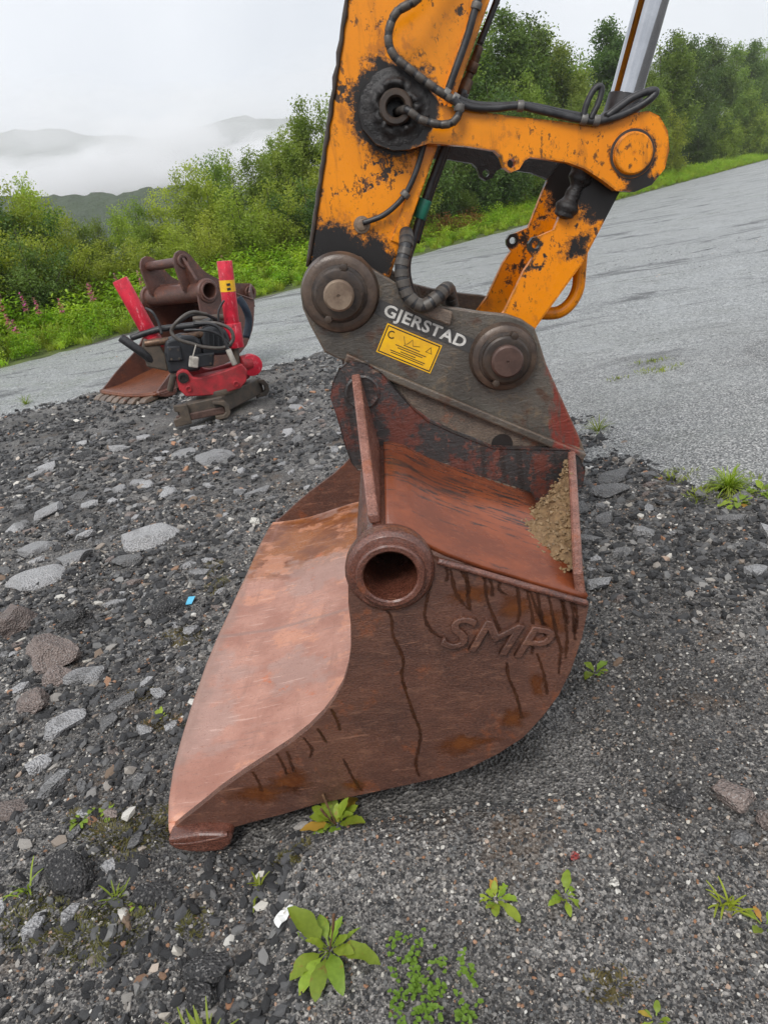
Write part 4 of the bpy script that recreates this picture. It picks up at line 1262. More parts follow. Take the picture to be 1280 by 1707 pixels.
plan_prism(MB(), [(-.24, .02), (.20, .02), (.66, .60), (.22, .60)], .05, .215).build('coupler_frame', M['basesteel'], tr, .012)
hookp = [(-.06, .0), (.05, .0), (.09, .04), (.095, .11), (.06, .17), (-.05, .185), (-.055, .155), (.01, .14), (.045, .11), (.045, .06), (.02, .04), (-.06, .045)]
MB().prism([(p[0] + .155, p[1] + .01) for p in hookp], -.05, .03).build('hook_jaw', M['basesteel'], tr, .008)
MB().prism([(p[0] - .20, p[1] + .03) for p in [(-.09, .0), (.07, .0), (.07, .19), (-.06, .20), (-.06, .145), (-.02, .13), (-.02, .085), (-.09, .07)]], -.03, .05).build('hook_jaw', M['basesteel'], tr, .008)
MB().prism([(p[0] + .62, p[1] + .02) for p in hookp], .54, .60).build('hook_jaw', M['basesteel'], tr, .008)
MB().prism([(-.26, .06), (.2, .05), (.2, .12), (-.26, .13)], -.012, .02).build('front_bar', M['pin_brown'], tr, .01)
MB().cyl((.20, .28, .21), (.20, .28, .27), .23, 40, bev=.01).build('slew_ring', M['basesteel'], tr)
cr = [(-.165, .35), (-.17, .47), (-.14, .52), (-.09, .535), (-.04, .51), (-.01, .44), (.05, .42), (.30, .44), (.46, .47), (.50, .40), (.47, .30), (.40, .245), (.19, .225), (.0, .255), (-.12, .275)]
MB().prism(cr, .06, .13).build('cradle', M['red_dull'], tr, .012)
MB().prism([(p[0] + .12, p[1]) for p in cr], .46, .53).build('cradle', M['red_dull'], tr, .012)
MB().prism([(-.05, .26), (.42, .26), (.45, .40), (0, .40)], .13, .46).build('cradle_bridge', M['red_dull'], tr, .02)
for (u, v, w_) in ((-.10, .455, .06), (-.08, .345, .058), (.365, .295, .058)):
    MB().lathe((u, w_, v), (0, -1, 0), [(-.02, .052 if v > .4 else .03), (.016, .05 if v > .4 else .028), (.018, .03 if v > .4 else .02), (.004, .028 if v > .4 else .018), (.004, 1e-5)], 24).build('pivot_boss', M['red_dull'] if v < .4 else M['dark'], tr)
MB().cyl((.555, .37, .405), (.575, .27, .40), .105, 32, bev=.004).build('pivot_cover', M['red'], tr)
MB().cyl((.46, .30, .43), (.56, .34, .42), .085, 24, bev=.008).build('pivot_neck', M['red_dull'], tr)
# rotor housing and gear case
MB().prism([(-.22, .50), (.07, .47), (.12, .60), (.15, .74), (.10, .80), (-.02, .83), (-.17, .81), (-.21, .70)], .14, .42).build('rotor_housing', M['blackplastic'], tr, .03, 3)
MB().prism([(.12, .60), (.36, .56), (.42, .68), (.40, .80), (.32, .85), (.20, .85), (.15, .76)], .18, .46).build('gear_case', M['blackplastic'], tr, .03, 3)
MB().prism([(-.20, .62), (-.06, .60), (-.05, .74), (-.17, .76)], .11, .15).build('case_cover', M['blackplastic'], tr, .012)
MB().prism([(.0, .52), (.20, .50), (.24, .62), (.02, .64)], .09, .15).build('case_cover', M['blackplastic'], tr, .012)
MB().prism([(-.40, .60), (-.22, .52), (-.2, .66), (-.24, .80), (-.36, .86), (-.40, .78)], .20, .26).build('side_bracket', M['basesteel'], tr, .015)
for (p, q, r_, mt) in (((-.36, .22, .81), (-.14, .20, .80), .034, 'brass'), ((-.02, .22, .80), (.20, .22, .79), .034, 'brass'), ((.13, .50, .92), (.45, .50, .88), .032, 'basesteel'), ((-.18, .06, .50), (-.25, .10, .36), .03, 'basesteel')):
    MB().cyl(p, q, r_, 20, bev=.004).build('shaft', M[mt], tr)
for (u, w_, v) in ((-.16, .105, .64), (-.09, .105, .63), (-.08, .105, .71), (-.15, .105, .73), (.03, .085, .54), (.18, .085, .53), (.20, .085, .60), (.04, .085, .62)):
    MB().cyl((u, w_ + .01, v), (u, w_ - .008, v), .011, 6).build('bolt', M['basesteel'], tr)
for i in range(4):
    MB().box((.22 + .045 * i, .17, .73 - .012 * i), (.012, .03, .16), Euler((0, R(14), 0)).to_matrix()).build('cooling_rib', M['blackplastic'], tr, .003)
# tilt cylinders
cl = MB().cyl((-.29, .45, .82), (-.43, .47, 1.40), .074, 32, bev=.006).build('tilt_cylinder', M['red'], tr)
MB().cyl((-.265, .45, .72), (-.292, .45, .835), .083, 24, bev=.006).build('cylinder_base', M['red_dull'], cl)
c2 = MB().cyl((.475, .30, .80), (.545, .30, 1.40), .072, 32, bev=.006).build('tilt_cylinder', M['red'], tr)
MB().cyl((.455, .30, .60), (.478, .30, .835), .086, 28, bev=.008).build('cylinder_collar', M['red'], c2)
MB().cyl((.405, .26, .32), (.456, .29, .62), .036, 20).build('rod', M['basesteel'], c2)
MB().lathe((.513, .30, 1.125), Vector((.07, 0, .60)), [(0, .0735), (.105, .0735)], 32).build('decal', M['sticker'], c2)
for z_ in (1.15, 1.19):
    MB().box((.52 + (z_ - 1.15) * .12, .225, z_), (.035, .004, .022)).build('decal_mark', M['black'], c2)
# hoses
TH = lambda pts, r_, mt='rubber': MB().tube(pts, r_, 10, sub=7).build('hose', M[mt], tr)
TH([(.26, .12, .97), (.13, .05, 1.02), (.0, 0, .98), (-.09, .02, .9), (-.06, 0, .82), (.06, 0, .75), (.16, 0, .7), (.33, 0, .66), (.43, 0, .71), (.43, 0, .81), (.33, .03, .88), (.13, .08, .93)], .017, 'wrap')
TH([(-.27, .36, 1.11), (-.22, .3, 1.07), (-.19, .3, .96), (-.19, .28, .86)], .013)
TH([(.62, .62, 1.03), (.66, .6, .93), (.67, .6, .8), (.6, .56, .64)], .038, 'bluehose')
TH([(.45, .2, 1.06), (.38, .2, .98), (.35, .2, .87)], .010)
TH([(-.55, .2, .91), (-.47, .18, .82), (-.39, .2, .72), (-.34, .24, .64)], .040)
TH([(-.48, .4, .87), (-.2, .38, .9), (.14, .34, .88), (.3, .3, .9)], .030)
TH([(.12, .02, .92), (.25, -.02, .90), (.33, -.02, .84), (.35, -.02, .73), (.37, -.02, .63)], .015)
TH([(.02, .02, .88), (.16, -.03, .86), (.30, -.03, .80), (.40, 0, .66)], .012)
TH([(-.02, .10, .95), (.12, .14, .99), (.26, .2, .96), (.40, .3, .84)], .016)
TH([(.09, -.04, .74), (.05, -.05, .67), (.03, -.05, .63)], .006, 'greyplug')
MB().box((.03, -.05, .595), (.085, .06, .10), Euler((0, R(20), 0)).to_matrix()).build('plug', M['greyplug'], tr, .01)
MB().cyl((.365, -.03, .64), (.392, -.03, .49), .026, 16, bev=.004).build('plug', M['greyplug'], tr)
for o in [c for c in tr.children]: o.location.z += g0

bk2 = empty('toothed_bucket', (-2.36, 8.33, float(terrain(-2.4, 8.5)) - .01), R(47))
tag(bk2, 'brown toothed bucket with its opening to the left, standing behind the red tiltrotator', 'bucket')
make_bucket(bk2, 1.12, .22, dict(side=M['rust_brown'], floor=M['rust_bright'], edge=M['rust_tube'], top=M['rust_brown'], tube=M['rust_brown'], ear=M['rust_brown'], weld=M['scraped'], rib=M['rust_brown']), pins=True, teeth=True)
bk2.scale = (1.45, 1.12, 1.36)

# ------------------------------------------------------------------ stones
def rock_mesh(name, seed, sub=2, flat=.5, cuts=9, mat=None, rough=.08, top=True):
    rs = random.Random(seed)
    bm = bmesh.new()
    bmesh.ops.create_icosphere(bm, subdivisions=sub, radius=1)
    planes = []
    for i in range(cuts):
        d = Vector((rs.gauss(0, 1), rs.gauss(0, 1), rs.gauss(0, .8))).normalized()
        planes.append((d, rs.uniform(.52, .85)))
    if top: planes.append((Vector((rs.gauss(0, .08), rs.gauss(0, .08), 1)).normalized(), rs.uniform(.45, .65)))
    for v in bm.verts:
        p = v.co.copy()
        for d, h in planes:
            k = p.dot(d)
            if k > h: p -= d * (k - h)
        p += p.normalized() * rough * mnoise.noise(p * 2.7 + Vector((seed, 0, 0)))
        v.co = Vector((p[0] * 1.15, p[1] * .9, p[2] * flat))
    me = bpy.data.meshes.new(name)
    bm.to_mesh(me); bm.free()
    me.polygons.foreach_set('use_smooth', [False] * len(me.polygons))
    if mat: me.materials.append(mat)
    return me


def footprint(x, y, m=0.0):
    """inside something that stands on the ground"""
    u, w = to_machine(x, y)
    a = (u > -.1 - m) & (u < 1.22 + m) & (w > -.03 - m) & (w < 2.22 + m)
    dx, dy = x + 1.535, y - 6.775
    c, s = math.cos(R(12.762)), math.sin(R(12.762))
    tu, tw = dx * c + dy * s, -dx * s + dy * c
    b = (tu > -.32 - m) & (tu < .74 + m) & (tw > -.06 - m) & (tw < .66 + m)
    dx, dy = x + 2.36, y - 8.33
    c, s = math.cos(R(47)), math.sin(R(47))
    tu, tw = dx * c + dy * s, -dx * s + dy * c
    d = (tu > -.15 - m) & (tu < 1.6 + m) & (tw > -.1 - m) & (tw < 1.35 + m)
    return a | b | d


BIG = [  # x, y, size, height factor, material, label
 (-1.43, 4.0, .38, .30, 'slab', 'widest pale grey asphalt slab in the rubble left of the big bucket'),
 (-1.98, 3.68, .36, .30, 'slab', 'long pale grey slab near the left picture edge, below a smaller one'),
 (-2.18, 4.18, .25, .35, 'slab', 'small pale slab just above the long one at the left edge'),
 (-1.84, 3.87, .24, .34, 'slab', 'pale cracked slab between the long left slab and the widest slab'),
 (-1.32, 2.54, .18, .36, 'slab', 'clean wedge shaped light grey slab halfway down the left side'),
 (-1.88, 3.14, .24, .62, 'brownrock', 'brownish rounded boulder cut by the left picture edge'),
 (-1.53, 2.73, .24, .55, 'brownrock', 'larger pinkish brown rock left of the wedge shaped grey slab'),
 (-1.46, 2.58, .15, .5, 'brownrock', 'smaller pinkish rock touching the front of the larger pinkish one'),
 (-1.48, 2.4, .15, .5, 'brownrock', 'brownish lump below the two pinkish rocks near the left edge'),
 (-1.3, 2.23, .16, .34, 'slab', 'flat speckled grey slab below the wedge shaped one'),
 (-1.56, 3.07, .16, .6, 'darkrock', 'round dark lump right of the brownish boulder at the left'),
 (-1.11, 3.03, .17, .5, 'darkrock', 'black angular lump beside the light blue plastic scrap'),
 (-1.27, 5.51, .32, .28, 'slab', 'pale slab in the rubble right below the tiltrotator'),
 (-1.55, 5.8, .23, .3, 'slab', 'narrow pale slab left of the one below the tiltrotator'),
 (-2.35, 4.86, .26, .3, 'slab', 'grey slab farthest up the left edge of the rubble'),
 (-1.47, 3.69, .16, .4, 'midrock', 'mid grey stone in front of the widest pale slab'),
 (-1.05, 1.51, .15, .62, 'darkrock', 'crumbly black asphalt lump at the lower left by the dry moss'),
 (-.59, 1.18, .115, .4, 'darkrock', 'flat black slab at the bottom left of the large plantain'),
 (-.60, 1.10, .075, .8, 'darkrock', 'round black lump at the bottom edge in front of the flat black slab'),
 (.76, 1.36, .12, .5, 'brownrock', 'grey brown rock at the right edge low in the picture'),
 (.61, 1.36, .06, .7, 'darkrock', 'small black lump left of the grey brown rock at the right edge'),
 (.80, 1.28, .07, .6, 'brownrock', 'rounded stone cut by the right picture edge'),
 (1.3, 3.69, .2, .32, 'midrock', 'long dark grey slab right behind the rear corner of the big bucket'),
 (1.22, 3.50, .19, .32, 'midrock', 'dark slab just in front of the long one behind the bucket corner'),
 (1.19, 2.97, .12, .45, 'slab', 'pale stone in the dark rubble right of the big bucket'),
 (1.03, 2.83, .1, .45, 'midrock', 'grey stone close to the rear gusset of the big bucket'),
 (1.08, 3.19, .11, .4, 'midrock', 'flat grey stone between the pale stone and the dark slabs'),
 (.72, 1.25, .06, .5, 'midrock', 'small grey stone below the grey brown rock at the right'),
 (-.80, 4.46, .17, .4, 'slab', 'pale stone near the far end of the bucket lip'),
 (-1.1, 2.31, .12, .4, 'midrock', 'grey stone between flat speckled slab and bucket lip'),
 (.31, 1.25, .034, .35, 'redstone', 'flat brick red stone lying alone at lower right'),
 (.04, 1.46, .022, .7, 'whitestone', 'round white pebble right of the plant under the bucket'),
 (.38, 1.18, .03, .45, 'whitestone', 'narrow white stone right of the two small plantains'),
 (-.77, 4.0, .09, .5, 'whitestone', 'cream coloured stone beside the far part of the bucket lip'),
]
big_xy = []
for i, (x, y, s, hf, mk, lab) in enumerate(BIG):
    me = rock_mesh('rock', 100 + i, 3 if s > .1 else 2, hf * 1.3, 10, M[mk], .045 if hf < .5 else .16, hf < .5)
    o = bpy.data.objects.new({'slab': 'asphalt_slab', 'darkrock': 'asphalt_lump'}.get(mk, 'stone'), me)
    COL.objects.link(o)
    o.scale = (s * .52, s * .48, s * .55)
    o.rotation_euler = (random.uniform(-.12, .12), random.uniform(-.12, .12), random.uniform(-.7, .7))
    o.location = (x, y, float(terrain(x, y)) + s * (.012 + max(0, hf - .36) * .42))
    tag(o, lab, 'stone')
    big_xy.append((x, y, s * .5))
bx_ = np.array(big_xy)

# smaller stones that can still be told apart: pieces of the ground
protos = [rock_mesh('stone', 300 + i, 1, .62, 6, None, .1) for i in range(8)]
pm = ['slab', 'slab', 'midrock', 'slab', 'midrock', 'slab', 'brownrock', 'darkrock']
for me, k in zip(protos, pm): me.materials.append(M[k])
n_ = 0
tries = 0
while n_ < 290 and tries < 9000:
    tries += 1
    y = random.uniform(1.35, 7.2) ** 1.0
    if random.random() < .82: x = random.uniform(-.95 - .34 * y, -.62 + .10 * (y - 1.5))
    else: x, y = random.uniform(.55, 2.1), random.uniform(2.2, 4.3)
    if footprint(np.array(x), np.array(y), .05) or rubble(x, y) < .5: continue
    s = random.choice((.05, .06, .07, .08, .10, .12, .15)) * (.75 + .10 * y)
    if (np.hypot(bx_[:, 0] - x, bx_[:, 1] - y) < bx_[:, 2] + s * .45).any(): continue
    bx_ = np.vstack([bx_, (x, y, s * .4)])
    o = bpy.data.objects.new('stone', random.choice(protos))
    COL.objects.link(o); o.parent = ground
    o.location = (x, y, float(terrain(x, y)) + s * .03)
    o.scale = (s * .5, s * random.uniform(.35, .5), s * random.uniform(.3, .55))
    o.rotation_euler = (random.uniform(-.3, .3), random.uniform(-.3, .3), random.uniform(0, 6.28))
    n_ += 1


# ------------------------------------------------------------------ loose gravel (uncountable): points with instanced pebbles
def scatter(name, pos, rot, scl, idx, meshes, parent=None):
    me = bpy.data.meshes.new(name)
    me.vertices.add(len(pos)); me.vertices.foreach_set('co', np.asarray(pos, np.float32).ravel())
    for an, dat, tp in (('rot', rot, 'FLOAT_VECTOR'), ('scl', scl, 'FLOAT_VECTOR'), ('idx', idx, 'INT')):
        at = me.attributes.new(an, tp, 'POINT')
        at.data.foreach_set('vector' if tp == 'FLOAT_VECTOR' else 'value', np.asarray(dat, np.float32 if tp == 'FLOAT_VECTOR' else np.int32).ravel())
    me.update()
    o = bpy.data.objects.new(name, me)
    COL.objects.link(o)
    col = bpy.data.collections.new(name + '_kinds')
    for i, m_ in enumerate(meshes):
        po = bpy.data.objects.new('%s_kind_%02d' % (name, i), m_)
        col.objects.link(po)
    ng = bpy.data.node_groups.new(name + '_nodes', 'GeometryNodeTree')
    ng.interface.new_socket('Geometry', in_out='INPUT', socket_type='NodeSocketGeometry')
    ng.interface.new_socket('Geometry', in_out='OUTPUT', socket_type='NodeSocketGeometry')
    N = ng.nodes; gi, go = N.new('NodeGroupInput'), N.new('NodeGroupOutput')
    ci = N.new('GeometryNodeCollectionInfo')
    ci.inputs['Collection'].default_value = col
    ci.inputs['Separate Children'].default_value = True; ci.inputs['Reset Children'].default_value = True
    ip = N.new('GeometryNodeInstanceOnPoints'); ip.inputs['Pick Instance'].default_value = True

    def attr(nm, tp):
        a = N.new('GeometryNodeInputNamedAttribute'); a.data_type = tp; a.inputs['Name'].default_value = nm
        return next(s for s in a.outputs if s.name == 'Attribute' and s.enabled)
    er = N.new('FunctionNodeEulerToRotation')
    L = ng.links.new
    L(attr('rot', 'FLOAT_VECTOR'), er.inputs[0])
    L(gi.outputs[0], ip.inputs['Points']); L(ci.outputs[0], ip.inputs['Instance'])
    L(attr('idx', 'INT'), ip.inputs['Instance Index']); L(er.outputs[0], ip.inputs['Rotation']); L(attr('scl', 'FLOAT_VECTOR'), ip.inputs['Scale'])
    L(ip.outputs[0], go.inputs[0])
    md = o.modifiers.new('scatter', 'NODES'); md.node_group = ng
    tag(o, kind='stuff')
    return o


def sample_ground(n, y0, y1, power, spread, gate):
    out = []
    while len(out) < n:
        m = n * 2
        y = y0 + (y1 - y0) * rng.random(m) ** power
        x = (rng.random(m) * 2 - 1) * (spread[0] + spread[1] * y)
        ok = gate(x, y) & ~footprint(x, y, -.02)
        out += list(zip(x[ok], y[ok]))
    a = np.array(out[:n])
    return a[:, 0], a[:, 1]


def gravel(name, n, y0, y1, power, spread, gate, size, mats, sink=.25, flat=(.55, .95), seed=0):
    x, y = sample_ground(n, y0, y1, power, spread, gate)
    s = size(rng.random(n), y)
    meshes = []
    for i, mk in enumerate(mats): meshes.append(rock_mesh('pebble', 500 + seed * 20 + i, 1, .8, 7, M[mk], .12))
    z = terrain(x, y) + s * (.5 - sink) * .6
    sc = np.stack([s * .55, s * (.38 + .2 * rng.random(n)), s * (flat[0] + (flat[1] - flat[0]) * rng.random(n)) * .5], -1)
    rt = np.stack([rng.normal(0, .45, n), rng.normal(0, .45, n), rng.random(n) * 6.28], -1)
    return scatter(name, np.stack([x, y, z], -1), rt, sc, rng.integers(0, len(mats), n), meshes)


_rub = lambda x, y: (rubble(x, y) > .04 + .75 * rng.random(np.shape(x)) ** 1.5)
tag(gravel('gravel', 84000, .72, 4.6, 1.55, (.35, .62), _rub, lambda r, y: (.0034 + .011 * r ** 3.6) * (.75 + .22 * y), ['pebble'] * 5 + ['clod'], seed=1),
    'loose fine gravel of black, grey and white pebbles round the big bucket', 'gravel')
tag(gravel('rubble', 26000, 1.0, 9.5, 1.25, (.5, .62), lambda x, y: _rub(x, y) & ((x < -.35 - .0 * y) | (y > 2.0)) & (rng.random(np.shape(x)) < np.clip(.25 + 1.2 * (vnoise(x * 1.5, y * 1.5, 8) + .25), .08, 1)),
           lambda r, y: (.014 + .045 * r ** 2.6) * (.7 + .09 * y), ['clod', 'clod', 'clod', 'pebble', 'clod'], seed=2, sink=.42, flat=(.6, 1.05)),
    'black crumbled asphalt rubble spread over the left half of the ground', 'rubble')
tag(gravel('road_grit', 60000, 2.2, 15.0, 1.5, (1.0, .62), lambda x, y: (rubble(x, y) < .75) & (edge_k(x, y)[0] < -.3), lambda r, y: (.007 + .012 * r ** 3) * (.7 + .13 * y), ['roadgrit', 'roadgrit', 'roadgrit', 'pebble', 'clod'], sink=.3, seed=3),
    'pale grit loose on the wet grey road', 'grit')


# ------------------------------------------------------------------ small plants
def leaf_blade(mb, base, az, tilt, L, Wd, bend, stalk=.25, seg=6, curl=.25, rag=None):
    """an oval leaf with a stalk and a folded midrib; rag: random source for a torn, wavy rim"""
    c, s = math.cos(az), math.sin(az)
    vs_, fs = [], []
    p = Vector(base); ang_ = tilt
    for i in range(seg + 1):
        f = i / seg
        w = Wd * .5 * (max(0.0, math.sin(math.pi * min(1, max(0, (f - stalk * .6) / (1 - stalk * .6))) ** .85) ** .75) if f > stalk * .6 else 0) + .0015
        if i == seg: w = .001
        side = Vector((-s, c, 0)); upv = Vector((-c * math.sin(ang_), -s * math.sin(ang_), math.cos(ang_)))
        wl, wr = (w, w) if rag is None else (w * rag.uniform(.86, 1.08), w * rag.uniform(.86, 1.08))
        cl, cr = (curl, curl) if rag is None else (curl + rag.uniform(-.3, .3), curl + rag.uniform(-.3, .3))
        vs_ += [p - side * wl + upv * wl * cl, p, p + side * wr + upv * wr * cr]
        p = p + Vector((c * math.cos(ang_), s * math.cos(ang_), math.sin(ang_))) * (L / seg)
        ang_ -= bend / seg
        if rag is not None:
            q = az + rag.uniform(-.06, .06); c, s = math.cos(q), math.sin(q)
    for i in range(seg):
        for k in (0, 1):
            a = i * 3 + k
            fs.append((a, a + 1, a + 4, a + 3))
    mb.add(vs_, fs, True)


def rosette(name, x, y, size, n, label, cat, seed, old=1, stalks=0, group=None, lift=.0):
    rs = random.Random(seed)
    z = float(terrain(x, y))
    r = empty(name, (x, y, z + lift))
    tag(r, label, cat, group)
    a0 = rs.random() * 6
    for i in range(n):
        az = a0 + i * 2.399 + rs.uniform(-.3, .3)
        L = size * rs.uniform(.28, .60) * (1 if i < n * .6 else .65)
        mb = MB()
        leaf_blade(mb, (.008 * math.cos(az), .008 * math.sin(az), .004), az, rs.uniform(.1, .95) + (.35 if i > n * .6 else 0), L, L * rs.uniform(.28, .44), rs.uniform(.4, 1.6), rs.uniform(.25, .45), 11, .2, rs)
        mb.build('leaf', M['plantain_old'] if i < old else M['plantain'], r)
    for i in range(stalks):
        az = rs.random() * 6
        h = size * rs.uniform(.35, .5)
        MB().tube([(0, 0, 0), (.02 * math.cos(az), .02 * math.sin(az), h * .6), (.03 * math.cos(az), .03 * math.sin(az), h)], .0018, 6, taper=lambda f: 1 if f < .5 else 2.0).build('seed_stalk', M['seedstalk'], r)
    return r


rosette('plantain', -.28, 1.50, .21, 20, 'plantain with brown tipped leaves growing under the near edge of the big bucket', 'weed', 1, 3, 2)
rosette('plantain', -.30, 1.15, .225, 17, 'largest plantain at the bottom of the picture, broad yellow green leaves', 'weed', 2, 1, 1)
rosette('plantain', .10, 1.19, .12, 14, 'small bright plantain right of the clover patch', 'weed', 3, 1)
rosette('plantain', .26, 1.17, .09, 12, 'smaller narrow leaved plantain below the red stone', 'weed', 4, 1)
rosette('plantain', .62, 2.01, .12, 8, 'single plantain in the gravel behind the heel of the big bucket', 'weed', 5, 0)
rosette('plantain', 1.70, 3.10, .17, 14, 'spreading plantain at the right picture edge by the road', 'weed', 6, 2)
rosette('plantain', 1.86, 3.16, .20, 16, 'bright plantain cut off by the right picture edge', 'weed', 7, 1)
rosette('plantain', .66, 1.04, .11, 6, 'plantain at the right picture edge near the bottom corner', 'weed', 8, 1)
rosette('plantain', .36, .90, .09, 6, 'leafy shoot at the bottom picture edge right of centre', 'weed', 9, 1)
rosette('seedling', -1.08, 1.72, .085, 7, 'left one of two bright seedlings left of the bucket lip', 'weed', 10, 0)
rosette('seedling', -1.00, 1.74, .07, 5, 'right one of two bright seedlings left of the bucket lip', 'weed', 11, 0)
rosette('seedling', -.82, 1.39, .05, 6, 'tiny round leaved seedling beside the grass tuft at lower left', 'weed', 12, 0)
rosette('seedling', -.93, 2.17, .075, 6, 'tiny green seedling on the moss beside the bucket lip', 'weed', 13, 0)


def tuft(name, x, y, size, n, label, seed, mat='grass'):
    rs = random.Random(seed)
    r = empty(name, (x, y, float(terrain(x, y)) - .002))
    tag(r, label, 'grass')
    mb = MB()
    for i in range(n):
        az = rs.random() * 6.283
        leaf_blade(mb, (rs.gauss(0, .008), rs.gauss(0, .008), 0), az, rs.uniform(.45, 1.4), size * rs.uniform(.5, 1), size * .014 + .0009, rs.uniform(.3, 1.4), 0, 5)
    mb.build('blades', M[mat], r)


tuft('grass_tuft', -.89, 1.42, .06, 18, 'starry green grass tuft at lower left beside an orange stone', 21)
tuft('grass_tuft', .60, 1.09, .07, 20, 'thin grass tuft left of the plantain at the right edge', 22)
tuft('grass_tuft', -.57, .98, .12, 40, 'green grass tuft growing at the bottom picture edge', 23)
tuft('grass_tuft', -1.16, 1.50, .09, 12, 'long grass blades at the left picture edge low down', 24)
tuft('grass_tuft', 1.50, 4.5, .16, 30, 'lone grass tuft right behind the coupler on the road edge', 25)
tuft('grass_tuft', 1.75, 3.28, .15, 140, 'yellowish grass among the plantains at the right edge', 26)
tuft('grass_tuft', -.48, 1.36, .05, 12, 'little grass tuft below the near corner of the bucket lip', 27)
tuft('grass_tuft', -4.49, 9.71, .2, 40, 'grass tuft at the left edge of the rubble beside the road', 28)

# low carpets nobody could count: clover and moss
def carpet(name, blobs, per, size, mat, label, cat, seed, leafy=False):
    rs = random.Random(seed)
    mb = MB()
    for (x, y, rx, ry) in blobs:
        for i in range(int(per * rx * ry * 1e4 / 100)):
            a = rs.random() * 6.283; q = math.sqrt(rs.random()) * rs.uniform(.7, 1.1)
            px, py = x + rx * q * math.cos(a), y + ry * q * math.sin(a)
            pz = float(terrain(px, py))
            if leafy and float(vnoise(px * 45, py * 45, 17)) < -.06: continue
            if leafy:
                h = rs.uniform(.006, .028)
                for k in range(3):
                    az = k * 2.094 + rs.uniform(-.3, .3) + a
                    leaf_blade(mb, (px, py, pz + h), az, rs.uniform(-.2, .6), size * rs.uniform(.5, 1.3), size * .6, .3, 0, 3, .1)
            else:
                leaf_blade(mb, (px, py, pz - .002), a * 3, rs.uniform(.1, 1.3), size * rs.uniform(.5, 1.2), size * .05 + .0005, rs.uniform(.1, .9), 0, 2)
    o = mb.build(name, M[mat])
    return tag(o, label, cat, kind='stuff')


carpet('clover_patch', [(-.12, 1.06, .07, .10), (-.07, .98, .10, .10), (-.02, 1.04, .05, .05)], 300, .0062, 'clover', 'low patch of small leaved clover at the bottom centre', 'clover', 31, True)
carpet('moss', [(-.90, 2.15, .12, .05), (-.90, 3.22, .07, .10), (-.97, 2.75, .10, .10), (-1.06, 2.36, .06, .07), (-.90, 1.66, .16, .10), (-1.05, 1.74, .08, .05), (-.9, 1.33, .14, .10), (-.95, 3.45, .06, .1), (-.40, 1.42, .06, .05), (-.65, 1.30, .05, .05), (.30, .98, .06, .04), (-1.1, 1.40, .1, .1)], 1100, .013, 'moss', 'thin brown green moss and dry grass beside the bucket lip', 'moss', 32)
carpet('road_moss', [(2.47, 5.76, .22, .10), (2.1, 5.72, .10, .06), (2.55, 6.1, .2, .08), (1.72, 3.25, .22, .14), (1.62, 3.55, .1, .1)], 110, .05, 'grass', 'yellow green sparse moss on the pale road at the right', 'moss', 33)

# litter
def crumple(name, x, y, pts, mat, label, cat, th=.001):
    r = MB()
    n = len(pts[0])
    vs_ = [p for row in pts for p in row]
    fs = [(j * n + i, j * n + i + 1, (j + 1) * n + i + 1, (j + 1) * n + i) for j in range(len(pts) - 1) for i in range(n - 1)]
    r.add(vs_, fs, False)
    o = r.build(name, mat)
    o.location = (x, y, float(terrain(x, y)) + .004)
    sm = o.modifiers.new('thickness', 'SOLIDIFY'); sm.thickness = th
    return tag(o, label, cat)


rs = random.Random(77)
rows = []
for j in range(9):
    f = j / 8
    cx_, cy_ = -.028 + .072 * f, -.012 + .045 * math.sin(f * 1.9)
    wd = .016 * (1 - .78 * math.exp(-((f - .66) / .12) ** 2)) * (1 - .3 * f)
    rows.append([(cx_ + (i / 3 - .5) * wd * 1.0 + rs.uniform(-.002, .002), cy_ - (i / 3 - .5) * wd * 1.6, .006 + .009 * rs.random()) for i in range(4)])
crumple('paper_scrap', -.405, 1.25, rows, M['paper'], 'crumpled white paper scrap left of the largest plantain', 'litter')
crumple('plastic_scrap', -.99, 3.06, [[(-.02, -.028, .012), (.012, -.032, .013)], [(-.012, .03, .022), (.02, .028, .02)]], M['blueplastic'], 'small light blue plastic scrap in the rubble left of the bucket', 'litter', .002)


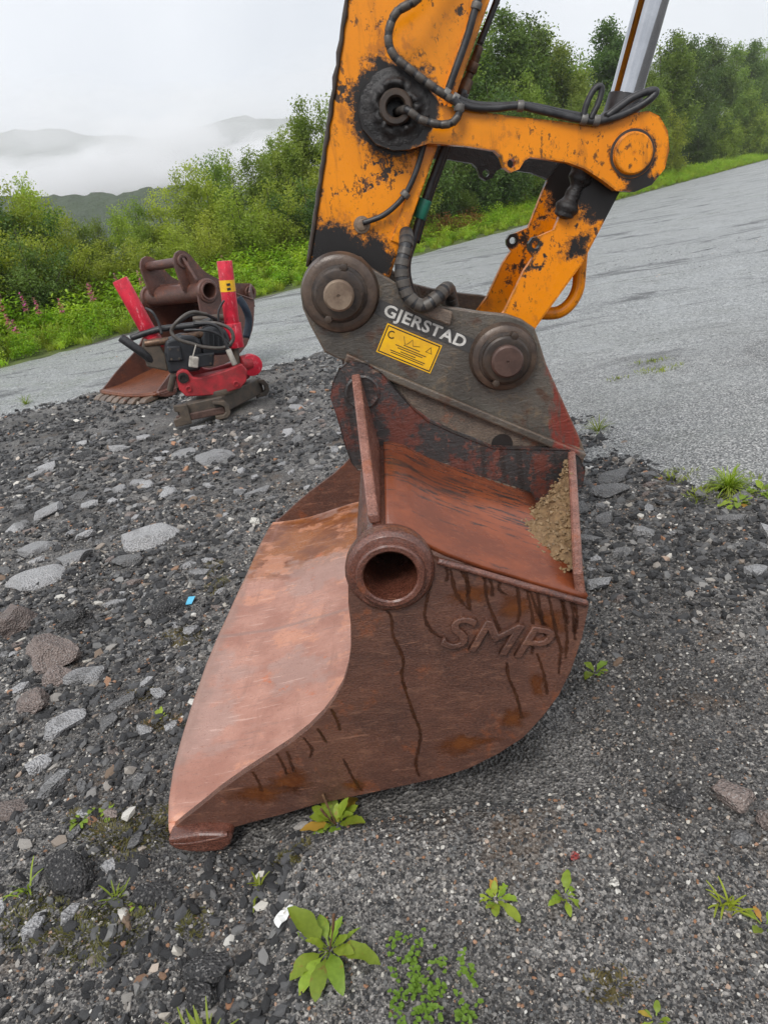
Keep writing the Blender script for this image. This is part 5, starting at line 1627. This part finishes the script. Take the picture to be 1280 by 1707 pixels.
# ------------------------------------------------------------------ trees and bushes
def tree_protos(kind, seed, H, nst, spread, leaves, lsize, mat, trunk_r):
    """returns (trunk mesh, crown mesh) for a tree of height H with its base at the origin"""
    rs = random.Random(seed); g = np.random.default_rng(seed)
    wood = MB()
    twigs = []                                            # (p0, p1, weight)
    for i in range(nst):
        az = rs.random() * 6.283 if nst > 1 else 0
        top = H * (rs.uniform(.55, 1.0) if i else 1.0)
        out = spread * rs.uniform(.3, 1.0) * (1 if i else .12)
        b = Vector((.10 * math.cos(az), .10 * math.sin(az), -.08)) * (1 if nst > 1 else .0001)
        b.z = -.08
        ctrl = [b]
        for k in range(1, 5):
            f = k / 4
            ctrl.append(Vector((math.cos(az) * out * f ** 1.25, math.sin(az) * out * f ** 1.25, top * f)) + Vector((rs.gauss(0, .05), rs.gauss(0, .05), 0)) * H * .16 * f)
        wood.tube(ctrl, trunk_r * (1 if i == 0 else .7), 6, taper=trunk_r * .12, sub=3)
        P = spline(ctrl, 8)
        n_tw = int((20 if nst > 1 else 60))
        for k in range(n_tw):
            f = rs.uniform(.05 if nst > 1 else .02, .98) ** (.85 if nst > 1 else 1.0)
            p = P[min(len(P) - 1, int(f * (len(P) - 1)))]
            ln = (H * .20 * (1.05 - f) + .16 * H * .25 + .1) * rs.uniform(.5, 1.25)
            if nst == 1: ln = (spread * (math.sin(math.pi * min(1, .30 + .70 * f)) ** .8) + .18) * rs.uniform(.55, 1.15)
            a2 = rs.random() * 6.283
            d = Vector((math.cos(a2), math.sin(a2), rs.uniform(.25, 1.0))).normalized()
            q = p + d * ln
            mid = p + d * ln * .5 + Vector((0, 0, ln * .06))
            wood.tube([p, mid, q], trunk_r * .22 * (1.1 - f), 4, taper=.004, sub=2, caps=False)
            twigs.append((p, q, ln))
            for s_ in range(3 if nst == 1 else 1):
                d3 = (d + Vector((rs.gauss(0, .6), rs.gauss(0, .6), rs.gauss(.2, .4)))).normalized()
                p3 = p + (q - p) * rs.uniform(.35, .9); q3 = p3 + d3 * ln * rs.uniform(.3, .55)
                twigs.append((p3, q3, ln * .55))
        twigs.append((P[int(len(P) * .75)], P[-1], H * .14))
    wts = np.array([t_[2] for t_ in twigs]) ** 1.1
    pick = g.choice(len(twigs), leaves, p=wts / wts.sum())
    A = np.array([t_[0] for t_ in twigs]); B = np.array([t_[1] for t_ in twigs])
    f = g.random(leaves) ** .7
    C_ = A[pick] * (1 - f)[:, None] + B[pick] * f[:, None] + g.normal(0, 1, (leaves, 3)) * (lsize * 1.5)
    dirn = g.normal(0, 1, (leaves, 3)) + (B - A)[pick] * .8 + np.array([0, 0, -.25])
    dirn /= np.linalg.norm(dirn, axis=1)[:, None]
    sd = np.cross(dirn, g.normal(0, 1, (leaves, 3)) * .6 + np.array([0, 0, 1.0])); sd /= np.linalg.norm(sd, axis=1)[:, None] + 1e-9
    nr = np.cross(sd, dirn)
    sz = lsize * (.6 + .8 * g.random(leaves))[:, None]
    v0 = C_ - dirn * sz * .5; v2 = C_ + dirn * sz * .5 - nr * sz * .12
    v1 = C_ - sd * sz * .30 + nr * sz * .08; v3 = C_ + sd * sz * .30 + nr * sz * .08
    V = np.stack([v0, v1, v2, v3], 1).reshape(-1, 3)
    V[:, 2] = np.maximum(V[:, 2], .02)
    Fc = np.arange(leaves * 4).reshape(-1, 4)
    o = mesh_obj('crown', V, Fc, mat, None, False)
    cm = o.data; bpy.data.objects.remove(o)
    wm = wood.mesh('trunk'); wm.materials.append(M['bark'])
    return wm, cm, H


BUSH = [tree_protos('bush', 40 + i, 3.2, 9, 1.25, 15000, .075, M['leaf_bush'], .035) for i in range(3)] + [tree_protos('bush', 50, 3.2, 11, 1.4, 17000, .07, M['leaf_dark'], .035)]
SAPL = [tree_protos('sapling', 60 + i, 4.4, 5, .75, 11000, .085, M['leaf_bush'] if i else M['leaf_tree'], .035) for i in range(3)]
TREE = [tree_protos('tree', 70 + i, 9.5, 1, 1.9, 24000, .15, M['leaf_tree'] if i else M['leaf_dark'], .10) for i in range(2)] + [tree_protos('tree', 75, 9.5, 1, 2.2, 22000, .16, M['leaf_dark'], .11), tree_protos('tree', 76, 9.5, 4, 1.9, 20000, .16, M['leaf_tree'], .09)]

BACK = [(-11.3, 21.4, 4.0), (-10.9, 21.9, 4.0), (-10.2, 21.9, 4.1), (-10.3, 23.3, 4.1), (-9.4, 22.4, 4.1), (-8.8, 22.3, 4.0), (-9.2, 24.8, 4.3), (-8.8, 25.0, 3.7), (-8.1, 23.7, 3.0), (-7.8, 24.3, 2.9), (-7.9, 26.4, 3.0), (-7.2, 26.3, 3.1), (-6.9, 28.1, 3.5), (-6.2, 28.8, 3.7), (-5.2, 27.7, 4.0), (-4.7, 28.8, 4.4), (-4.2, 30.8, 4.8), (-3.7, 32.1, 4.8), (-2.8, 32.0, 4.9), (-2.1, 34.7, 5.4), (-1.4, 35.2, 5.4), (-0.7, 34.6, 5.5), (0.4, 34.9, 6.3), (1.2, 36.6, 6.6), (2.5, 40.8, 7.8), (3.5, 40.0, 8.2), (5.1, 43.3, 9.3), (5.9, 40.8, 9.0), (7.8, 45.0, 10.1), (9.4, 47.0, 10.2), (11.3, 49.6, 11.1), (12.5, 50.0, 11.1), (16.1, 59.5, 12.2), (18.0, 62.1, 12.1), (18.4, 58.9, 10.3), (21.9, 64.7, 10.6), (26.7, 73.6, 13.6), (29.3, 76.8, 13.1), (33.3, 82.7, 12.9), (34.1, 79.5, 12.2), (43.5, 96.0, 14.9), (50.6, 106.6, 15.6), (55.9, 110.9, 15.9), (66.0, 124.8, 16.3), (73.6, 133.5, 17.5), (99.1, 172.4, 20.4)]
FRONT_ROW = [(-9.8, 17.6, 2.6), (-9.4, 18.3, 2.9), (-9.1, 18.9, 2.8), (-8.6, 19.7, 3.0), (-7.8, 19.3, 2.7), (-7.6, 20.6, 2.5), (-7.3, 21.0, 2.0), (-6.6, 22.0, 2.1), (-5.8, 22.5, 2.0), (-5.1, 24.1, 2.3), (-4.1, 25.2, 2.5), (-3.1, 27.1, 3.3), (-2.0, 28.3, 3.3), (-0.9, 29.0, 3.3), (0.6, 31.8, 4.4), (1.7, 33.5, 4.2), (3.2, 34.2, 4.6), (4.8, 37.5, 5.4), (6.2, 39.3, 5.7), (7.6, 40.6, 6.0), (9.4, 43.2, 7.0), (11.2, 45.1, 7.0), (14.0, 49.9, 7.1), (17.5, 55.2, 6.6), (19.6, 57.1, 6.6), (24.6, 64.8, 8.0), (29.3, 70.8, 8.0), (33.9, 76.6, 6.3), (43.6, 90.6, 6.9), (54.1, 104.6, 6.9), (68.0, 123.4, 9.7)]
ORD = 'first second third fourth fifth sixth seventh eighth ninth tenth eleventh twelfth thirteenth fourteenth fifteenth sixteenth seventeenth eighteenth nineteenth twentieth'.split()
ORD += ['twenty-' + o for o in ORD[:9]] + ['thirtieth'] + ['thirty-' + o for o in ORD[:9]]


def plant_tree(proto, x, y, h, name, label, cat, group, wide=1.0):
    wm, cm, H = proto
    r = empty(name, (x, y, bank_z(x, y) - .05), random.random() * 6.28)
    tag(r, label, cat, group)
    s = h / H
    for nm, me in (('trunk', wm), ('crown', cm)):
        o = bpy.data.objects.new(nm, me); COL.objects.link(o); o.parent = r
    r.scale = (s * wide, s * wide, s)
    return r


rt_ = random.Random(9)
cnt = {}
for (x, y, h) in sorted(BACK, key=lambda t_: t_[0] / t_[1]):
    if h < 4.6:
        dark = (x / y) < -.40
        pr = BUSH[3] if dark else rt_.choice(SAPL)
        k = 'dark bush' if dark else 'sapling'
    elif h < 8: pr, k = rt_.choice(SAPL + [TREE[3]]), 'tall sapling'
    else: pr, k = rt_.choice(TREE), 'tree'
    cnt[k] = cnt.get(k, 0) + 1
    nm = {'dark bush': 'alder_bush', 'sapling': 'willow_sapling', 'tall sapling': 'birch_sapling', 'tree': 'birch_tree'}[k]
    lab = {'dark bush': 'dark green bush in the back row at far left, %s from the left', 'sapling': 'slender light green sapling in the back row of the thicket, %s from the left',
           'tall sapling': 'tall leafy sapling in the back row behind the yellow arm, %s from the left', 'tree': 'tall leafy tree beyond the road at the right, %s from the left'}[k] % ORD[cnt[k] - 1]
    plant_tree(pr, x, y, h * (.94 if x / y < 0 else 1.0), nm, lab, 'tree' if k != 'dark bush' else 'bush', 'trees along the road, back row', 1.1 if h < 8 else 1.15)
for i, (x, y, h) in enumerate(FRONT_ROW):
    pr = rt_.choice(BUSH[:3]) if rt_.random() < .7 else BUSH[3]
    if h > 5.2: pr = rt_.choice([TREE[3], BUSH[3], BUSH[0], BUSH[3]])
    h *= .92 if x / y < 0 else 1.0
    plant_tree(pr, x, y, h, 'roadside_bush', 'leafy green bush in the front row beyond the road, %s from the left' % ORD[i], 'bush', 'bushes along the road, front row', 1.25 if h < 5.2 else 1.0)

# weeds and grass on the bank (uncountable)
def weed_mesh(seed, n, h, lsz, mat, grassy):
    rs_ = random.Random(seed); mb = MB()
    for i in range(n):
        az = rs_.random() * 6.283; r0 = rs_.random() ** .5 * h * .4
        b = (r0 * math.cos(az * 3.1), r0 * math.sin(az * 3.1), 0)
        if grassy: leaf_blade(mb, b, az, rs_.uniform(.9, 1.5), h * rs_.uniform(.5, 1), .018, rs_.uniform(.2, 1.2), 0, 4)
        else:
            z = h * rs_.uniform(.1, 1) ** .8
            leaf_blade(mb, (b[0], b[1], z), az, rs_.uniform(-.2, .8), lsz * rs_.uniform(.6, 1.2), lsz * .4, .6, 0, 3)
    m_ = mb.mesh('weed'); m_.materials.append(M[mat])
    return m_


WE = [weed_mesh(1, 70, .55, .14, 'weed', False), weed_mesh(2, 80, .75, .12, 'weed', False), weed_mesh(3, 70, .6, .1, 'grass', True), weed_mesh(4, 60, .5, .1, 'weed', True), weed_mesh(5, 60, .7, .12, 'russet', False)]
n = 7500
s_ = 140 * rng.random(n) ** 1.7 - 8
k_ = .05 + 4.6 * rng.random(n) ** .9
px = -7.01 + .59214 * s_ - .80584 * k_; py = 14.6 + .80584 * s_ + .59214 * k_
sc = (.55 + .6 * rng.random(n)) * np.clip(.45 + .30 * k_, .4, 1.25)
ix = rng.choice([0, 1, 2, 3], n, p=[.34, .26, .2, .2])
red = (np.abs(s_ - 22 - 3 * vnoise(s_, k_, 3)) < 5.5) & (k_ > 1.6) & (k_ < 4) & (rng.random(n) < .55)
ix[red] = 4
pz = np.array([bank_z(a, b) for a, b in zip(px, py)]) - .02
tag(scatter('bank_weeds', np.stack([px, py, pz], -1), np.stack([0 * px, 0 * px, rng.random(n) * 6.28], -1), np.stack([sc, sc, sc], -1), ix, WE),
    'bright green grass and weeds covering the bank beyond the road', 'weeds')


# fireweed with pink flower spikes
def fireweed(x, y, h, label, seed):
    rs_ = random.Random(seed)
    r = empty('fireweed', (x, y, bank_z(x, y) - .02)); tag(r, label, 'flower', 'pink fireweed on the bank')
    tip = (rs_.gauss(0, .06), rs_.gauss(0, .06), h)
    MB().tube([(0, 0, 0), (tip[0] * .4, tip[1] * .4, h * .5), tip], .007, 5, taper=.003).build('stem', M['weed'], r)
    lv = MB()
    for i in range(34):
        f = rs_.uniform(.12, .68)
        leaf_blade(lv, (tip[0] * f, tip[1] * f, h * f), i * 2.4, rs_.uniform(.1, .7), .13, .028, .6, 0, 3)
    lv.build('leaves', M['weed'], r)
    fl = MB()
    for i in range(46):
        f = rs_.uniform(.66, 1.0); q = .07 * (1.12 - f) / .4
        leaf_blade(fl, (tip[0] * f, tip[1] * f, h * f), i * 2.4, rs_.uniform(-.2, .5), q + .02, .030, .2, 0, 3)
    fl.build('flower_spike', M['pinkflower'], r)


fw = [(-7.6, 16.2, 1.25), (-7.2, 16.0, .9), (-7.0, 16.9, 1.2), (-6.7, 16.6, 1.1), (-6.35, 17.0, 1.0), (-6.0, 17.9, 1.15), (-5.75, 17.6, 1.2), (-5.4, 18.6, 1.25), (-5.15, 18.3, 1.0), (-7.9, 17.4, 1.15), (-6.9, 15.6, .8), (-5.0, 19.3, 1.2), (-3.3, 21.8, 1.2), (-8.4, 16.4, 1.1)]
for i, (x, y, h) in enumerate(sorted(fw, key=lambda t_: t_[0] / t_[1])):
    fireweed(x, y, h, 'pink flowering fireweed on the bank at the left, %s from the left' % ORD[i], i)

# ------------------------------------------------------------------ damp air between here and the mountain, and the cloud lying on it
def volume_mat(name, density, color, aniso=.0):
    m_ = bpy.data.materials.new(name); m_.use_nodes = True
    t = m_.node_tree
    for nd in list(t.nodes):
        if nd.type == 'BSDF_PRINCIPLED': t.nodes.remove(nd)
    pv = t.nodes.new('ShaderNodeVolumePrincipled')
    pv.inputs['Density'].default_value = density; pv.inputs['Color'].default_value = color; pv.inputs['Anisotropy'].default_value = aniso
    t.links.new(pv.outputs[0], next(nd for nd in t.nodes if nd.type == 'OUTPUT_MATERIAL').inputs['Volume'])
    return m_


def cloud(x, y, z, rx, ry, rz, seed):
    mb = MB(); vs_ = []
    nu, nv = 40, 22
    for j in range(nv + 1):
        th = math.pi * j / nv
        for i in range(nu):
            ph = 2 * math.pi * i / nu
            d = Vector((math.sin(th) * math.cos(ph), math.sin(th) * math.sin(ph), math.cos(th)))
            f = 1 + .55 * mnoise.noise(d * 1.6 + Vector((seed * 5, 0, 0))) + .30 * mnoise.noise(d * 3.7 + Vector((0, seed * 3, 0))) + .14 * mnoise.noise(d * 8)
            vs_.append((x + d[0] * rx * f, y + d[1] * ry * f, z + d[2] * rz * f))
    mb.add(vs_, [(j * nu + i, (j + 1) * nu + i, (j + 1) * nu + (i + 1) % nu, j * nu + (i + 1) % nu) for j in range(nv) for i in range(nu)], True)
    return mb


vm = volume_mat('low_cloud', .010, (.995, .997, 1.0, 1))
vm2 = volume_mat('thin_cloud', .0035, (.995, .997, 1.0, 1))
CL = MB()
for i, (x, y, z, rx, ry, rz) in enumerate([(-430, 700, 88, 110, 90, 24), (-320, 720, 84, 100, 90, 20), (-225, 700, 72, 90, 90, 20), (-140, 690, 68, 90, 90, 26), (-65, 700, 56, 90, 90, 22), (15, 700, 50, 100, 90, 22), (120, 710, 46, 120, 90, 24), (-150, 760, 98, 75, 60, 22), (-30, 760, 78, 60, 50, 14), (-255, 640, 60, 70, 60, 14), (-370, 830, 140, 160, 120, 42), (-180, 830, 120, 150, 120, 40), (0, 830, 110, 150, 120, 40), (-270, 640, 50, 90, 60, 12), (-120, 640, 36, 90, 60, 12)]):
    o = cloud(x, y, z, rx, ry, rz, i + 1).build('low_cloud', vm if i < 10 else vm2)
    tag(o, kind='stuff')
hz = MB().box((0, 700, 115), (3900, 1520, 300)).build('haze', volume_mat('damp_air', .0003, (.99, .995, 1.0, 1)))
tag(hz, kind='stuff')
